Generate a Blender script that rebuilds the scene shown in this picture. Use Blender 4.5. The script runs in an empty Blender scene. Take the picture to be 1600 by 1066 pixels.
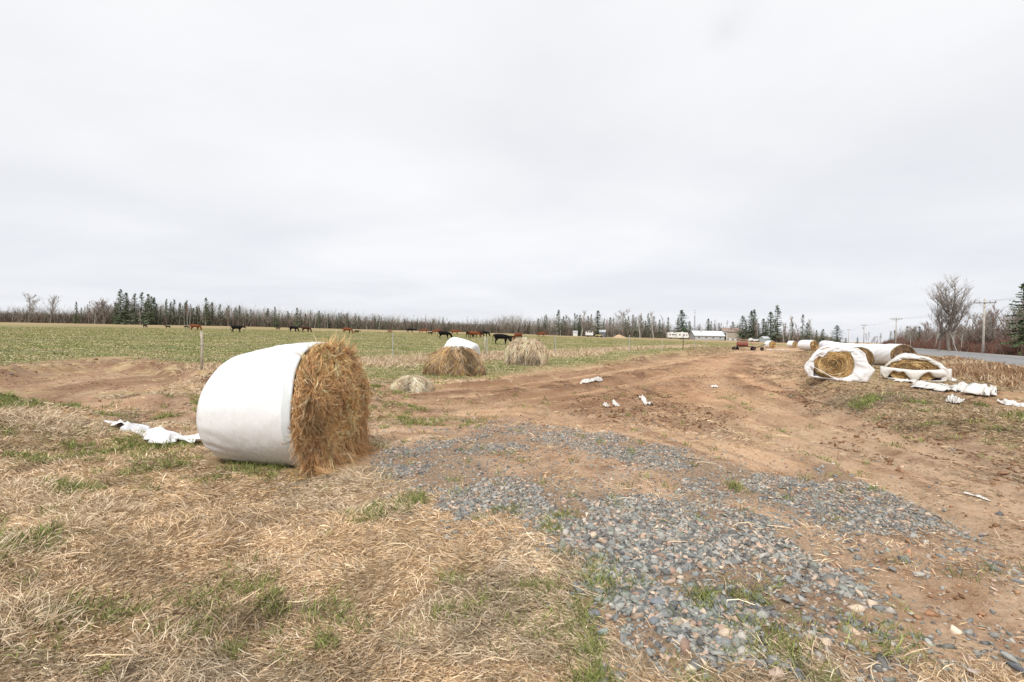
import bpy, math, random
import numpy as np
from mathutils import Vector, Matrix

random.seed(7)
rng = np.random.default_rng(11)
S = bpy.context.scene
COL = S.collection
R = math.radians

# ------------------------------------------------------------------ camera
FPX, CAM_H, PITCH, ROLL = 755.0, 1.6, math.atan(9.0 / 755.0), R(1.1)
_f = np.array([0, math.cos(PITCH), -math.sin(PITCH)])
_r0 = np.array([1.0, 0, 0]); _u0 = np.array([0, math.sin(PITCH), math.cos(PITCH)])
_r = math.cos(ROLL) * _r0 + math.sin(ROLL) * _u0
_u = math.cos(ROLL) * _u0 - math.sin(ROLL) * _r0
cam_d = bpy.data.cameras.new('camera'); cam = bpy.data.objects.new('camera', cam_d)
COL.objects.link(cam); S.camera = cam
cam.matrix_world = Matrix(((_r[0], _u[0], -_f[0], 0), (_r[1], _u[1], -_f[1], 0), (_r[2], _u[2], -_f[2], CAM_H), (0, 0, 0, 1)))
cam_d.sensor_width = 36.0; cam_d.lens = 36.0 * FPX / 1600.0
cam_d.clip_start = 0.05; cam_d.clip_end = 6000

# ------------------------------------------------------------------ sky and sun
SUN_EL, SUN_AZ = R(52), R(200)          # azimuth: direction the light comes from, clockwise from +Y
W = bpy.data.worlds.new('World'); S.world = W; W.use_nodes = True
nt = W.node_tree; nt.nodes.clear()
def wn(t, **k):
    n = nt.nodes.new(t)
    for a, b in k.items(): setattr(n, a, b)
    return n
out = wn('ShaderNodeOutputWorld'); bg = wn('ShaderNodeBackground'); bgc = wn('ShaderNodeBackground'); mixs = wn('ShaderNodeMixShader')
sky = wn('ShaderNodeTexSky', sky_type='NISHITA', sun_disc=False, sun_elevation=SUN_EL, sun_rotation=SUN_AZ)
nt.links.new(sky.outputs[0], bg.inputs[0]); bg.inputs[1].default_value = 0.1
tc = wn('ShaderNodeTexCoord'); sep = wn('ShaderNodeSeparateXYZ'); nt.links.new(tc.outputs['Generated'], sep.inputs[0])
# clouds lie in a flat layer: divide the direction by its height
mx = wn('ShaderNodeMath', operation='MAXIMUM'); mx.inputs[1].default_value = 0.0; nt.links.new(sep.outputs[2], mx.inputs[0])
ad = wn('ShaderNodeMath', operation='ADD'); ad.inputs[1].default_value = 0.12; nt.links.new(mx.outputs[0], ad.inputs[0])
dv = wn('ShaderNodeVectorMath', operation='DIVIDE'); cmb = wn('ShaderNodeCombineXYZ')
for i in range(3): nt.links.new(ad.outputs[0], cmb.inputs[i])
nt.links.new(tc.outputs['Generated'], dv.inputs[0]); nt.links.new(cmb.outputs[0], dv.inputs[1])
n1 = wn('ShaderNodeTexNoise'); n1.inputs['Scale'].default_value = 0.55; n1.inputs['Detail'].default_value = 5; n1.inputs['Roughness'].default_value = 0.5
n1.inputs['Distortion'].default_value = 0.3
mp = wn('ShaderNodeMapping'); mp.inputs['Location'].default_value = (3.1, 1.7, 0); mp.inputs['Scale'].default_value = (0.95, 1.15, 1)
nt.links.new(dv.outputs[0], mp.inputs[0]); nt.links.new(mp.outputs[0], n1.inputs['Vector'])
cr = wn('ShaderNodeValToRGB'); e = cr.color_ramp.elements
e[0].position = 0.30; e[0].color = (0.775, 0.785, 0.815, 1); e[1].position = 0.68; e[1].color = (0.925, 0.925, 0.935, 1)
nt.links.new(n1.outputs[0], cr.inputs[0])
# the layer is a little darker low down
cr2 = wn('ShaderNodeValToRGB'); e2 = cr2.color_ramp.elements
e2[0].position = 0.0; e2[0].color = (0.90, 0.915, 0.945, 1); e2[1].position = 0.45; e2[1].color = (1.0, 1.0, 1.0, 1)
nt.links.new(mx.outputs[0], cr2.inputs[0])
mu = wn('ShaderNodeMix', data_type='RGBA', blend_type='MULTIPLY'); mu.inputs[0].default_value = 1
nt.links.new(cr.outputs[0], mu.inputs[6]); nt.links.new(cr2.outputs[0], mu.inputs[7])
nt.links.new(mu.outputs[2], bgc.inputs[0]); bgc.inputs[1].default_value = 1.11
# cover: nearly whole, with one thin spot
th = wn('ShaderNodeVectorMath', operation='DISTANCE'); 
_thin = _f + (1135 - 800) / FPX * _r - (45 - 533) / FPX * _u; _thin = _thin / np.linalg.norm(_thin)
th.inputs[1].default_value = tuple(_thin); nt.links.new(tc.outputs['Generated'], th.inputs[0])
n2 = wn('ShaderNodeTexNoise'); n2.inputs['Scale'].default_value = 14; n2.inputs['Detail'].default_value = 4
nt.links.new(tc.outputs['Generated'], n2.inputs['Vector'])
ma = wn('ShaderNodeMath', operation='MULTIPLY_ADD'); ma.inputs[1].default_value = 0.09; nt.links.new(n2.outputs[0], ma.inputs[0]); nt.links.new(th.outputs[1], ma.inputs[2])
mr = wn('ShaderNodeMapRange'); mr.interpolation_type = 'SMOOTHSTEP'
mr.inputs[1].default_value = 0.02; mr.inputs[2].default_value = 0.105; mr.inputs[3].default_value = 0.86; mr.inputs[4].default_value = 0.965
nt.links.new(ma.outputs[0], mr.inputs[0]); nt.links.new(mr.outputs[0], mixs.inputs[0])
nt.links.new(bg.outputs[0], mixs.inputs[1]); nt.links.new(bgc.outputs[0], mixs.inputs[2]); nt.links.new(mixs.outputs[0], out.inputs[0])

sl = bpy.data.lights.new('sun', 'SUN'); sl.energy = 2.8; sl.angle = R(10); sl.color = (1.0, 0.95, 0.88)
so = bpy.data.objects.new('sun', sl); COL.objects.link(so)
_sd = Vector((math.sin(SUN_AZ) * math.cos(SUN_EL), math.cos(SUN_AZ) * math.cos(SUN_EL), math.sin(SUN_EL)))
so.rotation_euler = _sd.to_track_quat('Z', 'Y').to_euler(); so.location = (0, 0, 30)
S.view_settings.view_transform = 'Standard'; S.view_settings.look = 'None'; S.view_settings.exposure = 0.0; S.view_settings.gamma = 1
S.cycles.max_bounces = 5; S.cycles.diffuse_bounces = 3; S.cycles.transparent_max_bounces = 4

# ------------------------------------------------------------------ helpers
def tag(o, label=None, cat=None, group=None, kind=None):
    if label: o['label'] = label
    if cat: o['category'] = cat
    if group: o['group'] = group
    if kind: o['kind'] = kind
    return o
def empty(name, loc=(0, 0, 0), rz=0.0):
    o = bpy.data.objects.new(name, None); o.location = loc; o.rotation_euler = (0, 0, rz); o.empty_display_size = 0.2
    COL.objects.link(o); return o
def link(name, me, mat=None, parent=None, loc=None):
    o = bpy.data.objects.new(name, me); COL.objects.link(o)
    if mat is not None and not me.materials: me.materials.append(mat)
    if parent is not None: o.parent = parent
    if loc is not None: o.location = loc
    return o
def npmesh(name, V, F, col=None, smooth=False, mi=None):
    """V (n,3); F list of arrays (m,k) of equal k, or one array; col (n,3) vertex colours"""
    if isinstance(F, np.ndarray): F = [F]
    V = np.asarray(V, dtype=np.float32)
    me = bpy.data.meshes.new(name)
    me.vertices.add(len(V)); me.vertices.foreach_set('co', V.ravel())
    loops = np.concatenate([f.ravel() for f in F]).astype(np.int32)
    tot = np.concatenate([np.full(len(f), f.shape[1], np.int32) for f in F])
    start = np.concatenate([[0], np.cumsum(tot)[:-1]]).astype(np.int32)
    me.loops.add(len(loops)); me.loops.foreach_set('vertex_index', loops)
    me.polygons.add(len(tot)); me.polygons.foreach_set('loop_start', start); me.polygons.foreach_set('loop_total', tot)
    if smooth: me.polygons.foreach_set('use_smooth', np.ones(len(tot), bool))
    if mi is not None: me.polygons.foreach_set('material_index', np.asarray(mi, np.int32))
    if col is not None:
        a = me.color_attributes.new('Col', 'FLOAT_COLOR', 'POINT')
        c = np.ones((len(V), 4), np.float32); c[:, :3] = col[:, :3] if col.shape[1] >= 3 else col
        if col.shape[1] == 4: c[:, 3] = col[:, 3]
        a.data.foreach_set('color', c.ravel())
    me.update(calc_edges=True); return me
class MB:
    """collects simple solids and builds them as one mesh"""
    def __init__(s): s.v = []; s.f = []; s.n = 0
    def add(s, V, F):
        s.v.append(np.asarray(V, float)); s.f += [tuple(int(i) + s.n for i in f) for f in F]; s.n += len(V)
    def box(s, c, d, rz=0.0):
        x, y, z = [q / 2 for q in d]
        P = np.array([(a, b, e) for a in (-x, x) for b in (-y, y) for e in (-z, z)])
        cs, sn = math.cos(rz), math.sin(rz); P = np.c_[P[:, 0] * cs - P[:, 1] * sn, P[:, 0] * sn + P[:, 1] * cs, P[:, 2]] + np.array(c)
        s.add(P, [(0, 1, 3, 2), (4, 6, 7, 5), (0, 4, 5, 1), (2, 3, 7, 6), (0, 2, 6, 4), (1, 5, 7, 3)])
    def tube(s, pts, rad, n=8, caps=True):
        pts = np.asarray(pts, float); m = len(pts); rad = np.broadcast_to(np.asarray(rad, float), (m,))
        V = []; prev = None
        for i in range(m):
            t = pts[min(i + 1, m - 1)] - pts[max(i - 1, 0)]; t = t / (np.linalg.norm(t) + 1e-9)
            a = np.array([0, 0, 1.0]) if abs(t[2]) < .9 else np.array([1.0, 0, 0])
            if prev is not None: a = prev
            x = np.cross(a, t); x /= np.linalg.norm(x) + 1e-9; y = np.cross(t, x); prev = y
            for k in range(n):
                q = 2 * math.pi * k / n; V.append(pts[i] + rad[i] * (math.cos(q) * x + math.sin(q) * y))
        F = [(i * n + k, i * n + (k + 1) % n, (i + 1) * n + (k + 1) % n, (i + 1) * n + k) for i in range(m - 1) for k in range(n)]
        if caps: F += [tuple(range(n))[::-1], tuple(range((m - 1) * n, m * n))]
        s.add(V, F)
    def poly(s, V, F): s.add(V, F)
    def build(s, name, mat, parent=None, smooth=False, loc=None):
        me = bpy.data.meshes.new(name); me.from_pydata(np.concatenate(s.v).tolist(), [], s.f)
        if smooth: me.polygons.foreach_set('use_smooth', np.ones(len(me.polygons), bool))
        me.update(); return link(name, me, mat, parent, loc)
def copy_tree(o, parent=None):
    c = o.copy(); COL.objects.link(c); c.parent = parent
    for ch in list(o.children): copy_tree(ch, c)
    return c

# noise -------------------------------------------------------------
def _h(ix, iy, iz, seed):
    n = (ix * 374761393 + iy * 668265263 + iz * 2147483647 % 4294967296 + seed * 974711) & 0xFFFFFFFF
    n = ((n ^ (n >> 13)) * 1274126177) & 0xFFFFFFFF
    n = ((n ^ (n >> 16)) * 2246822519) & 0xFFFFFFFF
    return ((n ^ (n >> 15)) & 0xFFFFFF) / 16777215.0
def noise2(x, y, seed=0):
    x = np.asarray(x, float); y = np.asarray(y, float)
    fx = np.floor(x); fy = np.floor(y); ix = fx.astype(np.int64); iy = fy.astype(np.int64); u = x - fx; v = y - fy
    u = u * u * (3 - 2 * u); v = v * v * (3 - 2 * v); z = np.zeros_like(ix)
    a = _h(ix, iy, z, seed); b = _h(ix + 1, iy, z, seed); c = _h(ix, iy + 1, z, seed); d = _h(ix + 1, iy + 1, z, seed)
    return (a * (1 - u) + b * u) * (1 - v) + (c * (1 - u) + d * u) * v
def fbm(x, y, oct=4, seed=0, gain=0.5):
    s = 0; a = 1.0; t = 0
    for i in range(oct):
        s = s + a * noise2(x * 2 ** i + 17.3 * i, y * 2 ** i - 9.1 * i, seed + i); t += a; a *= gain
    return s / t          # 0..1
def sstep(a, b, x):
    t = np.clip((x - a) / (b - a), 0, 1); return t * t * (3 - 2 * t)

# points of the photograph on level ground ----------------------------
def ray(px, py):
    d = _f + (px - 800.0) / FPX * _r - (py - 533.0) / FPX * _u; return d
def flat(px, py, z=0.0):
    d = ray(px, py); t = (z - CAM_H) / d[2]; return np.array([d[0] * t, d[1] * t])
def fpoly(pts): return np.array([flat(*p) for p in pts])
def sdist(P, X, Y):
    """signed distance to polygon P, positive inside"""
    inside = np.zeros(X.shape, bool); dmin = np.full(X.shape, 1e9); n = len(P)
    for i in range(n):
        ax, ay = P[i]; bx, by = P[(i + 1) % n]
        ex, ey = bx - ax, by - ay; L = ex * ex + ey * ey + 1e-12
        t = np.clip(((X - ax) * ex + (Y - ay) * ey) / L, 0, 1)
        d = (X - ax - t * ex) ** 2 + (Y - ay - t * ey) ** 2; dmin = np.minimum(dmin, d)
        c = ((ay > Y) != (by > Y)) & (X < (bx - ax) * (Y - ay) / (by - ay + 1e-12) + ax); inside ^= c
    return np.sqrt(dmin) * np.where(inside, 1, -1)
def pldist(P, X, Y):
    dmin = np.full(X.shape, 1e9)
    for i in range(len(P) - 1):
        ax, ay = P[i]; bx, by = P[i + 1]; ex, ey = bx - ax, by - ay; L = ex * ex + ey * ey + 1e-12
        t = np.clip(((X - ax) * ex + (Y - ay) * ey) / L, 0, 1)
        dmin = np.minimum(dmin, (X - ax - t * ex) ** 2 + (Y - ay - t * ey) ** 2)
    return np.sqrt(dmin)

# ------------------------------------------------------------------ materials
def mat(name, col=(.5, .5, .5), rough=.8, attr=False, noise=None, bump=None, spec=.3, metal=0.0, trans=0.0):
    m = bpy.data.materials.new(name); m.use_nodes = True; t = m.node_tree; b = t.nodes['Principled BSDF']
    b.inputs['Roughness'].default_value = rough; b.inputs['Specular IOR Level'].default_value = spec; b.inputs['Metallic'].default_value = metal
    src = None
    if attr:
        a = t.nodes.new('ShaderNodeAttribute'); a.attribute_name = 'Col'; src = a.outputs[0]
    else:
        a = t.nodes.new('ShaderNodeRGB'); a.outputs[0].default_value = (*col, 1); src = a.outputs[0]
    if noise:                                   # (scale, low, high)
        co = t.nodes.new('ShaderNodeTexCoord'); n = t.nodes.new('ShaderNodeTexNoise'); n.inputs['Scale'].default_value = noise[0]; n.inputs['Detail'].default_value = 5
        t.links.new(co.outputs['Object'], n.inputs['Vector'])
        r = t.nodes.new('ShaderNodeMapRange'); r.inputs[1].default_value = .3; r.inputs[2].default_value = .7; r.inputs[3].default_value = noise[1]; r.inputs[4].default_value = noise[2]
        t.links.new(n.outputs[0], r.inputs[0]); vm = t.nodes.new('ShaderNodeVectorMath'); vm.operation = 'SCALE'
        t.links.new(src, vm.inputs[0]); t.links.new(r.outputs[0], vm.inputs['Scale']); src = vm.outputs[0]
    t.links.new(src, b.inputs['Base Color'])
    if bump:                                    # (scale, strength, distance)
        co = t.nodes.new('ShaderNodeTexCoord'); n = t.nodes.new('ShaderNodeTexNoise'); n.inputs['Scale'].default_value = bump[0]; n.inputs['Detail'].default_value = 6
        t.links.new(co.outputs['Object'], n.inputs['Vector']); bp = t.nodes.new('ShaderNodeBump'); bp.inputs['Strength'].default_value = bump[1]; bp.inputs['Distance'].default_value = bump[2]
        t.links.new(n.outputs[0], bp.inputs['Height']); t.links.new(bp.outputs[0], b.inputs['Normal'])
    return m

# strips: many thin ribbons as one mesh -------------------------------
def strips(P, W_, C, rnd=None, taper=True):
    """P (n,k,3) paths, W_ (n,) widths, C (n,3) colours"""
    rnd = rnd or rng
    n, k, _ = P.shape
    T = P[:, -1] - P[:, 0]; T /= np.linalg.norm(T, axis=1, keepdims=True) + 1e-9
    A = rnd.normal(size=(n, 3)); A[:, 2] *= .5
    Sd = np.cross(T, A); Sd /= np.linalg.norm(Sd, axis=1, keepdims=True) + 1e-9
    w = np.ones(k) if not taper else np.interp(np.arange(k), [0, k * .5, k - 1], [.9, 1, .25])
    off = Sd[:, None, :] * (W_[:, None] * w[None, :] * .5)[:, :, None]
    V = np.stack([P - off, P + off], axis=2).reshape(n * k * 2, 3)
    base = (np.arange(n) * k * 2)[:, None] + (np.arange(k - 1) * 2)[None, :]
    b = base.ravel(); F = np.stack([b, b + 1, b + 3, b + 2], axis=1)
    Cv = np.repeat(C, k * 2, axis=0)
    return V, F, Cv
def merge(parts):
    V = []; F = []; C = []; o = 0
    for v, f, c in parts: V.append(v); F.append(f + o); C.append(c); o += len(v)
    return np.concatenate(V), np.concatenate(F), np.concatenate(C)
def pal(cols, n, w=None, jitter=.12, rnd=None):
    rnd = rnd or rng
    cols = np.array(cols); i = rnd.choice(len(cols), n, p=(np.array(w) / sum(w) if w is not None else None))
    c = cols[i] * (1 + rnd.normal(size=(n, 1)) * jitter); return np.clip(c, .01, .95)
# ------------------------------------------------------------------ lie of the land
YARD = fpoly([(575, 600), (640, 606), (700, 600), (790, 588), (870, 580), (1000, 566), (1080, 556), (1150, 548), (1225, 544.5), (1258, 547), (1266, 575), (1264, 598),
              (1330, 640), (1400, 668), (1480, 690), (1600, 728), (1800, 800), (2000, 1066), (1420, 1066), (1300, 990), (1200, 1012), (1000, 1012), (930, 945), (860, 860), (760, 830), (640, 800), (590, 740), (565, 700), (560, 640)])
HOLLOW = fpoly([(-80, 592), (0, 583), (60, 572), (150, 566), (260, 572), (330, 590), (420, 606), (560, 612), (590, 640), (470, 690), (330, 705), (290, 690), (200, 680), (110, 655), (60, 632), (-80, 622)])
PASTURE_EDGE = fpoly([(-400, 590), (0, 578), (60, 566), (150, 560), (290, 566), (420, 592), (600, 590), (650, 594), (760, 588), (870, 576), (1000, 562), (1100, 552), (1160, 544)])
PASTURE = np.concatenate([PASTURE_EDGE, [[58, 100], [75, 135], [70, 210], [-20, 260], [-500, 300], [-500, 20]]])
G_UP = fpoly([(800, 660), (860, 662), (960, 678), (1050, 702), (1130, 728), (1250, 738), (1340, 750), (1390, 768), (1430, 795), (1460, 825), (1430, 845), (1400, 845), (1330, 830), (1230, 800), (1140, 775), (1040, 745), (960, 722), (880, 706), (790, 700)])
G_LOW = fpoly([(590, 708), (640, 690), (690, 672), (820, 668), (850, 700), (790, 712), (800, 735), (880, 752), (1000, 775), (1130, 790), (1220, 815), (1290, 880), (1330, 945), (1250, 985), (1180, 1010), (1000, 1008), (930, 940), (900, 870), (830, 815), (720, 805), (640, 785), (600, 745)])
G_SP = fpoly([(560, 690), (700, 640), (900, 650), (1200, 720), (1450, 770), (1700, 900), (1800, 1066), (1480, 1100), (1330, 1010), (1150, 1040), (980, 1030), (880, 900), (760, 830), (620, 810), (560, 740)])
WET = fpoly([(1455, 616), (1600, 628), (1700, 650), (1700, 690), (1600, 668), (1500, 640)])
GRN1 = fpoly([(-60, 615), (30, 622), (85, 645), (90, 668), (40, 662), (-60, 650)])          # green at the hollow's rim
TALL = fpoly([(1474, 561), (1600, 580.5), (1750, 602), (1750, 650), (1600, 617), (1560, 605), (1500, 598), (1474, 592)])
FENCE = [(-30, 640), (315, 583), (613, 566), (758, 558.5), (867, 555.5), (983, 549.3), (1067, 546.3)]
FENCE_W = np.array([flat(*p) for p in FENCE])
RD0 = np.array([33.4, 31.5]); RDD = np.array([.6, 1.0]) / math.hypot(.6, 1); RDN = np.array([RDD[1], -RDD[0]])
def road_w(x, y): return (x - RD0[0]) * RDN[0] + (y - RD0[1]) * RDN[1]
TRK = [fpoly(p) for p in ([(1700, 800), (1400, 700), (1240, 650), (1130, 610), (1100, 585), (1130, 565), (1210, 550)], [(1700, 740), (1500, 690), (1350, 640), (1240, 600), (1195, 575), (1215, 558), (1240, 549)],
                         [(600, 612), (760, 606), (900, 590), (1030, 570), (1120, 556), (1200, 548)], [(560, 634), (760, 632), (930, 612), (1060, 584), (1140, 562)], [(900, 640), (1000, 634), (1100, 632), (1250, 690), (1420, 740), (1700, 880)])]
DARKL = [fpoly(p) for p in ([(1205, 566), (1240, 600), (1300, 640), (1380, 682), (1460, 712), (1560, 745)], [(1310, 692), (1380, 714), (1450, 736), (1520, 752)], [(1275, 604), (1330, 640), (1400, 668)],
                           [(1095, 588), (1150, 600), (1200, 612)], [(870, 600), (960, 604), (1060, 622)], [(1170, 556), (1190, 580), (1250, 625), (1330, 668)], [(1420, 690), (1500, 708), (1640, 760)], [(760, 612), (900, 606), (1010, 584)])]  # dark rough soil; along the bank also shade painted as colour
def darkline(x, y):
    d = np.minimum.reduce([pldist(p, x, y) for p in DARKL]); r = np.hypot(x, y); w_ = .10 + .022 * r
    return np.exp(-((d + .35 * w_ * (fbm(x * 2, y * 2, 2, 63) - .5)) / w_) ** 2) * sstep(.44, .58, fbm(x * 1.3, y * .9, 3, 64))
ISL = [(*flat(px_, py_), r_) for px_, py_, r_ in ((232, 602, .95), (292, 602, .8), (120, 628, .55), (160, 624, .35), (195, 656, .35), (275, 642, .4), (215, 626, .25), (285, 672, .4), (140, 664, .4), (-10, 600, .8), (60, 650, .5))]
def masks(x, y):
    r = np.sqrt(x * x + y * y); s = .05 * r + .12
    n1_ = fbm(x * 1.3, y * 1.3, 4, 3) - .5; n2_ = fbm(x * .35, y * .35, 3, 9) - .5; n3_ = fbm(x * 5, y * 5, 3, 21) - .5
    def m(P, amp=1.0, soft=1.0):
        d = sdist(P, x, y) + (n1_ * 3.2 + n3_ * 1.5) * s * amp + n2_ * s * 2
        return sstep(-s * soft, s * soft, d)
    yard = m(YARD); hol = m(HOLLOW, 2.4, .7)
    for (a_, b_, r_) in ISL: hol = hol * (1 - sstep(.35, .6, np.exp(-(((x - a_) / (1.7 * r_)) ** 2 + ((y - b_) / r_) ** 2)) + .7 * n1_)); dirt = np.maximum(yard, hol)
    past = m(PASTURE, .5, .7) * (1 - hol)
    gr = np.maximum(m(G_UP, .8, .8), m(G_LOW, .8, .7))
    sp = m(G_SP, 1.0, 2.0)
    wet = m(WET, 1.0, 1.2)
    g1 = m(GRN1, .6, .8)
    return dict(yard=yard, hollow=hol, dirt=np.maximum(dirt, wet), past=past, gravel=gr, sparse=sp, wet=wet, g1=g1)
def slope(t):
    return np.interp(t, [-1.3, -1.06, -.57, -.26, 0, .13, .4, .7, 1.0], [.017, .017, .0172, .0150, .0128, .0108, .0062, .0028, .0015])
def height(x, y, fine=True, mk=None):
    x = np.asarray(x, float); y = np.asarray(y, float)
    yy = np.maximum(y, 1.0); t = np.clip(x / yy, -1.3, 1.3)
    d = np.clip(y - 24, -40, 250); sp_ = np.where(d > 30, d, 4 * np.log1p(np.exp(np.clip(d, -40, 30) / 4)))
    z = slope(t) * sp_
    hol = sdist(HOLLOW, x, y); z = z - .27 * sstep(-.1, .9, hol + .9 * (fbm(x * 1.1, y * 1.1, 3, 44) - .5)) * sstep(0, 6, y)
    w = road_w(x, y)
    z = z - .32 * np.exp(-((w + 3.8) / 1.7) ** 2) * sstep(10, 25, y) + .10 * sstep(-1.5, 0, w) * (1 - sstep(11.5, 14, w)) - .2 * sstep(13, 16, w)
    yd = sdist(YARD, x, y)
    bank = sstep(6.5, 9.5, x) * sstep(3.5, 6, y)                      # the bank on the right, a step up from the yard
    z = z + (.14 + .22 * fbm(x * .9, y * .9, 3, 45)) * sstep(.35, -.35, yd + .5 * (fbm(x * 1.5, y * 1.5, 3, 46) - .5)) * bank * sstep(-8, -4, yd)
    lf = sstep(.2, -1.0, yd) * sstep(.2, -.8, hol) * sstep(14, 9, np.hypot(x, y))
    z = z + lf * (.10 * (fbm(x * 1.1, y * 1.1, 2, 5) - .5) + .07 * (fbm(x * 3.1, y * 3.1, 2, 6) - .5))
    for (a, b, rr, hh) in LUMPS: z = z + hh * np.exp(-(((x - a) ** 2 + (y - b) ** 2) / rr ** 2))
    if fine:
        r = np.hypot(x, y); amp = 1 - sstep(28, 60, r)
        dm = sstep(-.6, .4, np.maximum(yd, hol))
        z = z + amp * dm * (.055 * (fbm(x * 2.2, y * 2.2, 4, 31) - .5) + .02 * (fbm(x * 9, y * 9, 3, 33, .6) - .5))
        tr = np.minimum.reduce([pldist(p, x, y) for p in TRK])
        trn = tr + .5 * (fbm(x * .8, y * .8, 2, 41) - .5)
        prof = -.11 * np.exp(-((trn - .45) / .22) ** 2) + .07 * np.exp(-((trn - .95) / .22) ** 2) - .07 * np.exp(-((trn - 1.6) / .25) ** 2)
        z = z + amp * sstep(-.3, .6, yd) * prof * (1 - .4 * sstep(.35, .6, fbm(x * .5, y * .5, 2, 43)))
        z = z + amp * .07 * darkline(x, y) * (fbm(x * 4, y * 4, 3, 65) - .25)
        # churned dark heaps across the yard
        hp = np.exp(-(sdist(HEAPS, x, y).clip(-9, 0) / .5) ** 2)
        z = z + amp * hp * .13 * (fbm(x * 3, y * 3, 4, 51, .6) - .35)
        # churned rim of the hollow
        rim = np.exp(-((hol + .1) / .6) ** 2) * sstep(8, 10, y)
        z = z + amp * rim * .36 * (fbm(x * 2.2, y * 2.2, 3, 61) - .35)
        z = z + amp * (1 - dm) * .03 * (fbm(x * 7, y * 7, 3, 71) - .5)
        wt = sstep(-.5, .3, sdist(WET, x, y)); z = z + wt * (.22 * (fbm(x * 1.4, y * 1.4, 3, 81) - .6))
    return z
REDS = fpoly([(740, 600), (900, 578), (1000, 569), (1120, 553), (1200, 552), (1190, 580), (1180, 640), (1080, 672), (930, 655), (820, 628)])
HEAPS = fpoly([(905, 628), (960, 618), (1030, 622), (1090, 640), (1130, 652), (1100, 668), (1020, 660), (920, 650)])
LUMPS = []
for (px_, py_, rr_, hh_) in ((-10, 690, .9, .34), (40, 668, .6, .16), (20, 790, .45, .12), (130, 810, .6, .10), (-30, 900, .5, .14), (30, 1000, .35, .10), (300, 600, .7, .22), (240, 610, .6, .16), (575, 636, .8, .05)):
    q_ = flat(px_, py_); LUMPS.append((q_[0], q_[1], rr_, hh_))
def H(x, y): return float(height(np.array([x]), np.array([y]))[0])
def place(px, py):
    d = ray(px, py); t = np.geomspace(1.5, 700, 2500); X = d[0] * t; Y = d[1] * t; Z = CAM_H + d[2] * t
    hz = height(X, Y, fine=False); i = np.argmax(Z < hz)
    if not (Z < hz).any(): i = len(t) - 1
    i = max(i, 1); a = (Z - hz)[i - 1]; b = (Z - hz)[i]; k = a / (a - b + 1e-12); tt = t[i - 1] + k * (t[i] - t[i - 1])
    return np.array([d[0] * tt, d[1] * tt, H(d[0] * tt, d[1] * tt)])
def at_depth(px, dep):
    """the spot on the ground seen in column px at this distance ahead"""
    d = ray(px, 520); x = d[0] / d[1] * dep; return np.array([x, dep, H(x, dep)])

# one sheet from under the camera to the horizon; finer near the yard
rad = [0.25]
while rad[-1] < 1800: rad.append(rad[-1] * (1.0075 if 1.5 < rad[-1] < 60 else (1.015 if rad[-1] < 260 else 1.08)))
rad = np.array(rad)
az = np.concatenate([np.arange(-56, 56, .16), np.arange(56, 304, 4.0)]) * math.pi / 180
Rr, Az = np.meshgrid(rad, az, indexing='ij'); X = Rr * np.sin(Az); Y = Rr * np.cos(Az)
Z = height(X.ravel(), Y.ravel()).reshape(X.shape)
nr, na = X.shape
V = np.stack([X.ravel(), Y.ravel(), Z.ravel()], 1); V = np.vstack([V, [[0, 0, H(0, 0.01)]]])
I, J = np.meshgrid(np.arange(nr - 1), np.arange(na), indexing='ij'); J2 = (J + 1) % na
F = np.stack([I * na + J, I * na + J2, (I + 1) * na + J2, (I + 1) * na + J], -1).reshape(-1, 4)[:, ::-1]
Fc = np.stack([np.full(na, nr * na), (np.arange(na) + 1) % na, np.arange(na)], 1)
mk = masks(V[:, 0], V[:, 1])
ground_me = npmesh('ground', V, [F, Fc], smooth=True)
for nm in ('dirt', 'past', 'gravel', 'wet', 'g1', 'hollow'):
    a = ground_me.attributes.new(nm, 'FLOAT', 'POINT'); a.data.foreach_set('value', mk[nm].astype(np.float32))
_hp = sstep(-.8, .3, sdist(HEAPS, V[:, 0], V[:, 1]) + (fbm(V[:, 0] * 2, V[:, 1] * 2, 3, 77) - .5) * 1.5)
_trd = np.minimum.reduce([pldist(p, V[:, 0], V[:, 1]) for p in TRK]) + .5 * (fbm(V[:, 0] * .8, V[:, 1] * .8, 2, 41) - .5)
a = ground_me.attributes.new('heap', 'FLOAT', 'POINT'); a.data.foreach_set('value', _hp.astype(np.float32))
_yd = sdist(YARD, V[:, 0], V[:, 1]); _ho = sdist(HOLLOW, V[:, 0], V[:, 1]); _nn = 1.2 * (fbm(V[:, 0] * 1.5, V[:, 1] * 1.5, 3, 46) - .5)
_ed = np.maximum(np.exp(-((_yd + .1 + _nn) / .45) ** 2) * sstep(5, 7, V[:, 0]) * sstep(3.5, 6, V[:, 1]), 1.0 * np.exp(-((_ho - .1 + _nn) / .75) ** 2) * sstep(8, 10, V[:, 1]))  # shade at the bank and hollow rim painted dark, along with mud
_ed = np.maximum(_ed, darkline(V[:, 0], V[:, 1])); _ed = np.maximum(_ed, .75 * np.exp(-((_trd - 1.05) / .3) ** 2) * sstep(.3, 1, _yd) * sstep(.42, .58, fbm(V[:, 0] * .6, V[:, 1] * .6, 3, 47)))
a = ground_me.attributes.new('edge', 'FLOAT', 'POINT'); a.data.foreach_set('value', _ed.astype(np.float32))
a = ground_me.attributes.new('redsoil', 'FLOAT', 'POINT'); a.data.foreach_set('value', sstep(-1.5, 1.5, sdist(REDS, V[:, 0], V[:, 1]) + 5 * (fbm(V[:, 0] * .4, V[:, 1] * .4, 4, 48) - .5)).astype(np.float32))
_tr0 = np.minimum.reduce([pldist(p, V[:, 0], V[:, 1]) for p in TRK]); _far = np.clip(np.hypot(V[:, 0], V[:, 1]) / 12, .6, 3)
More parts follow.
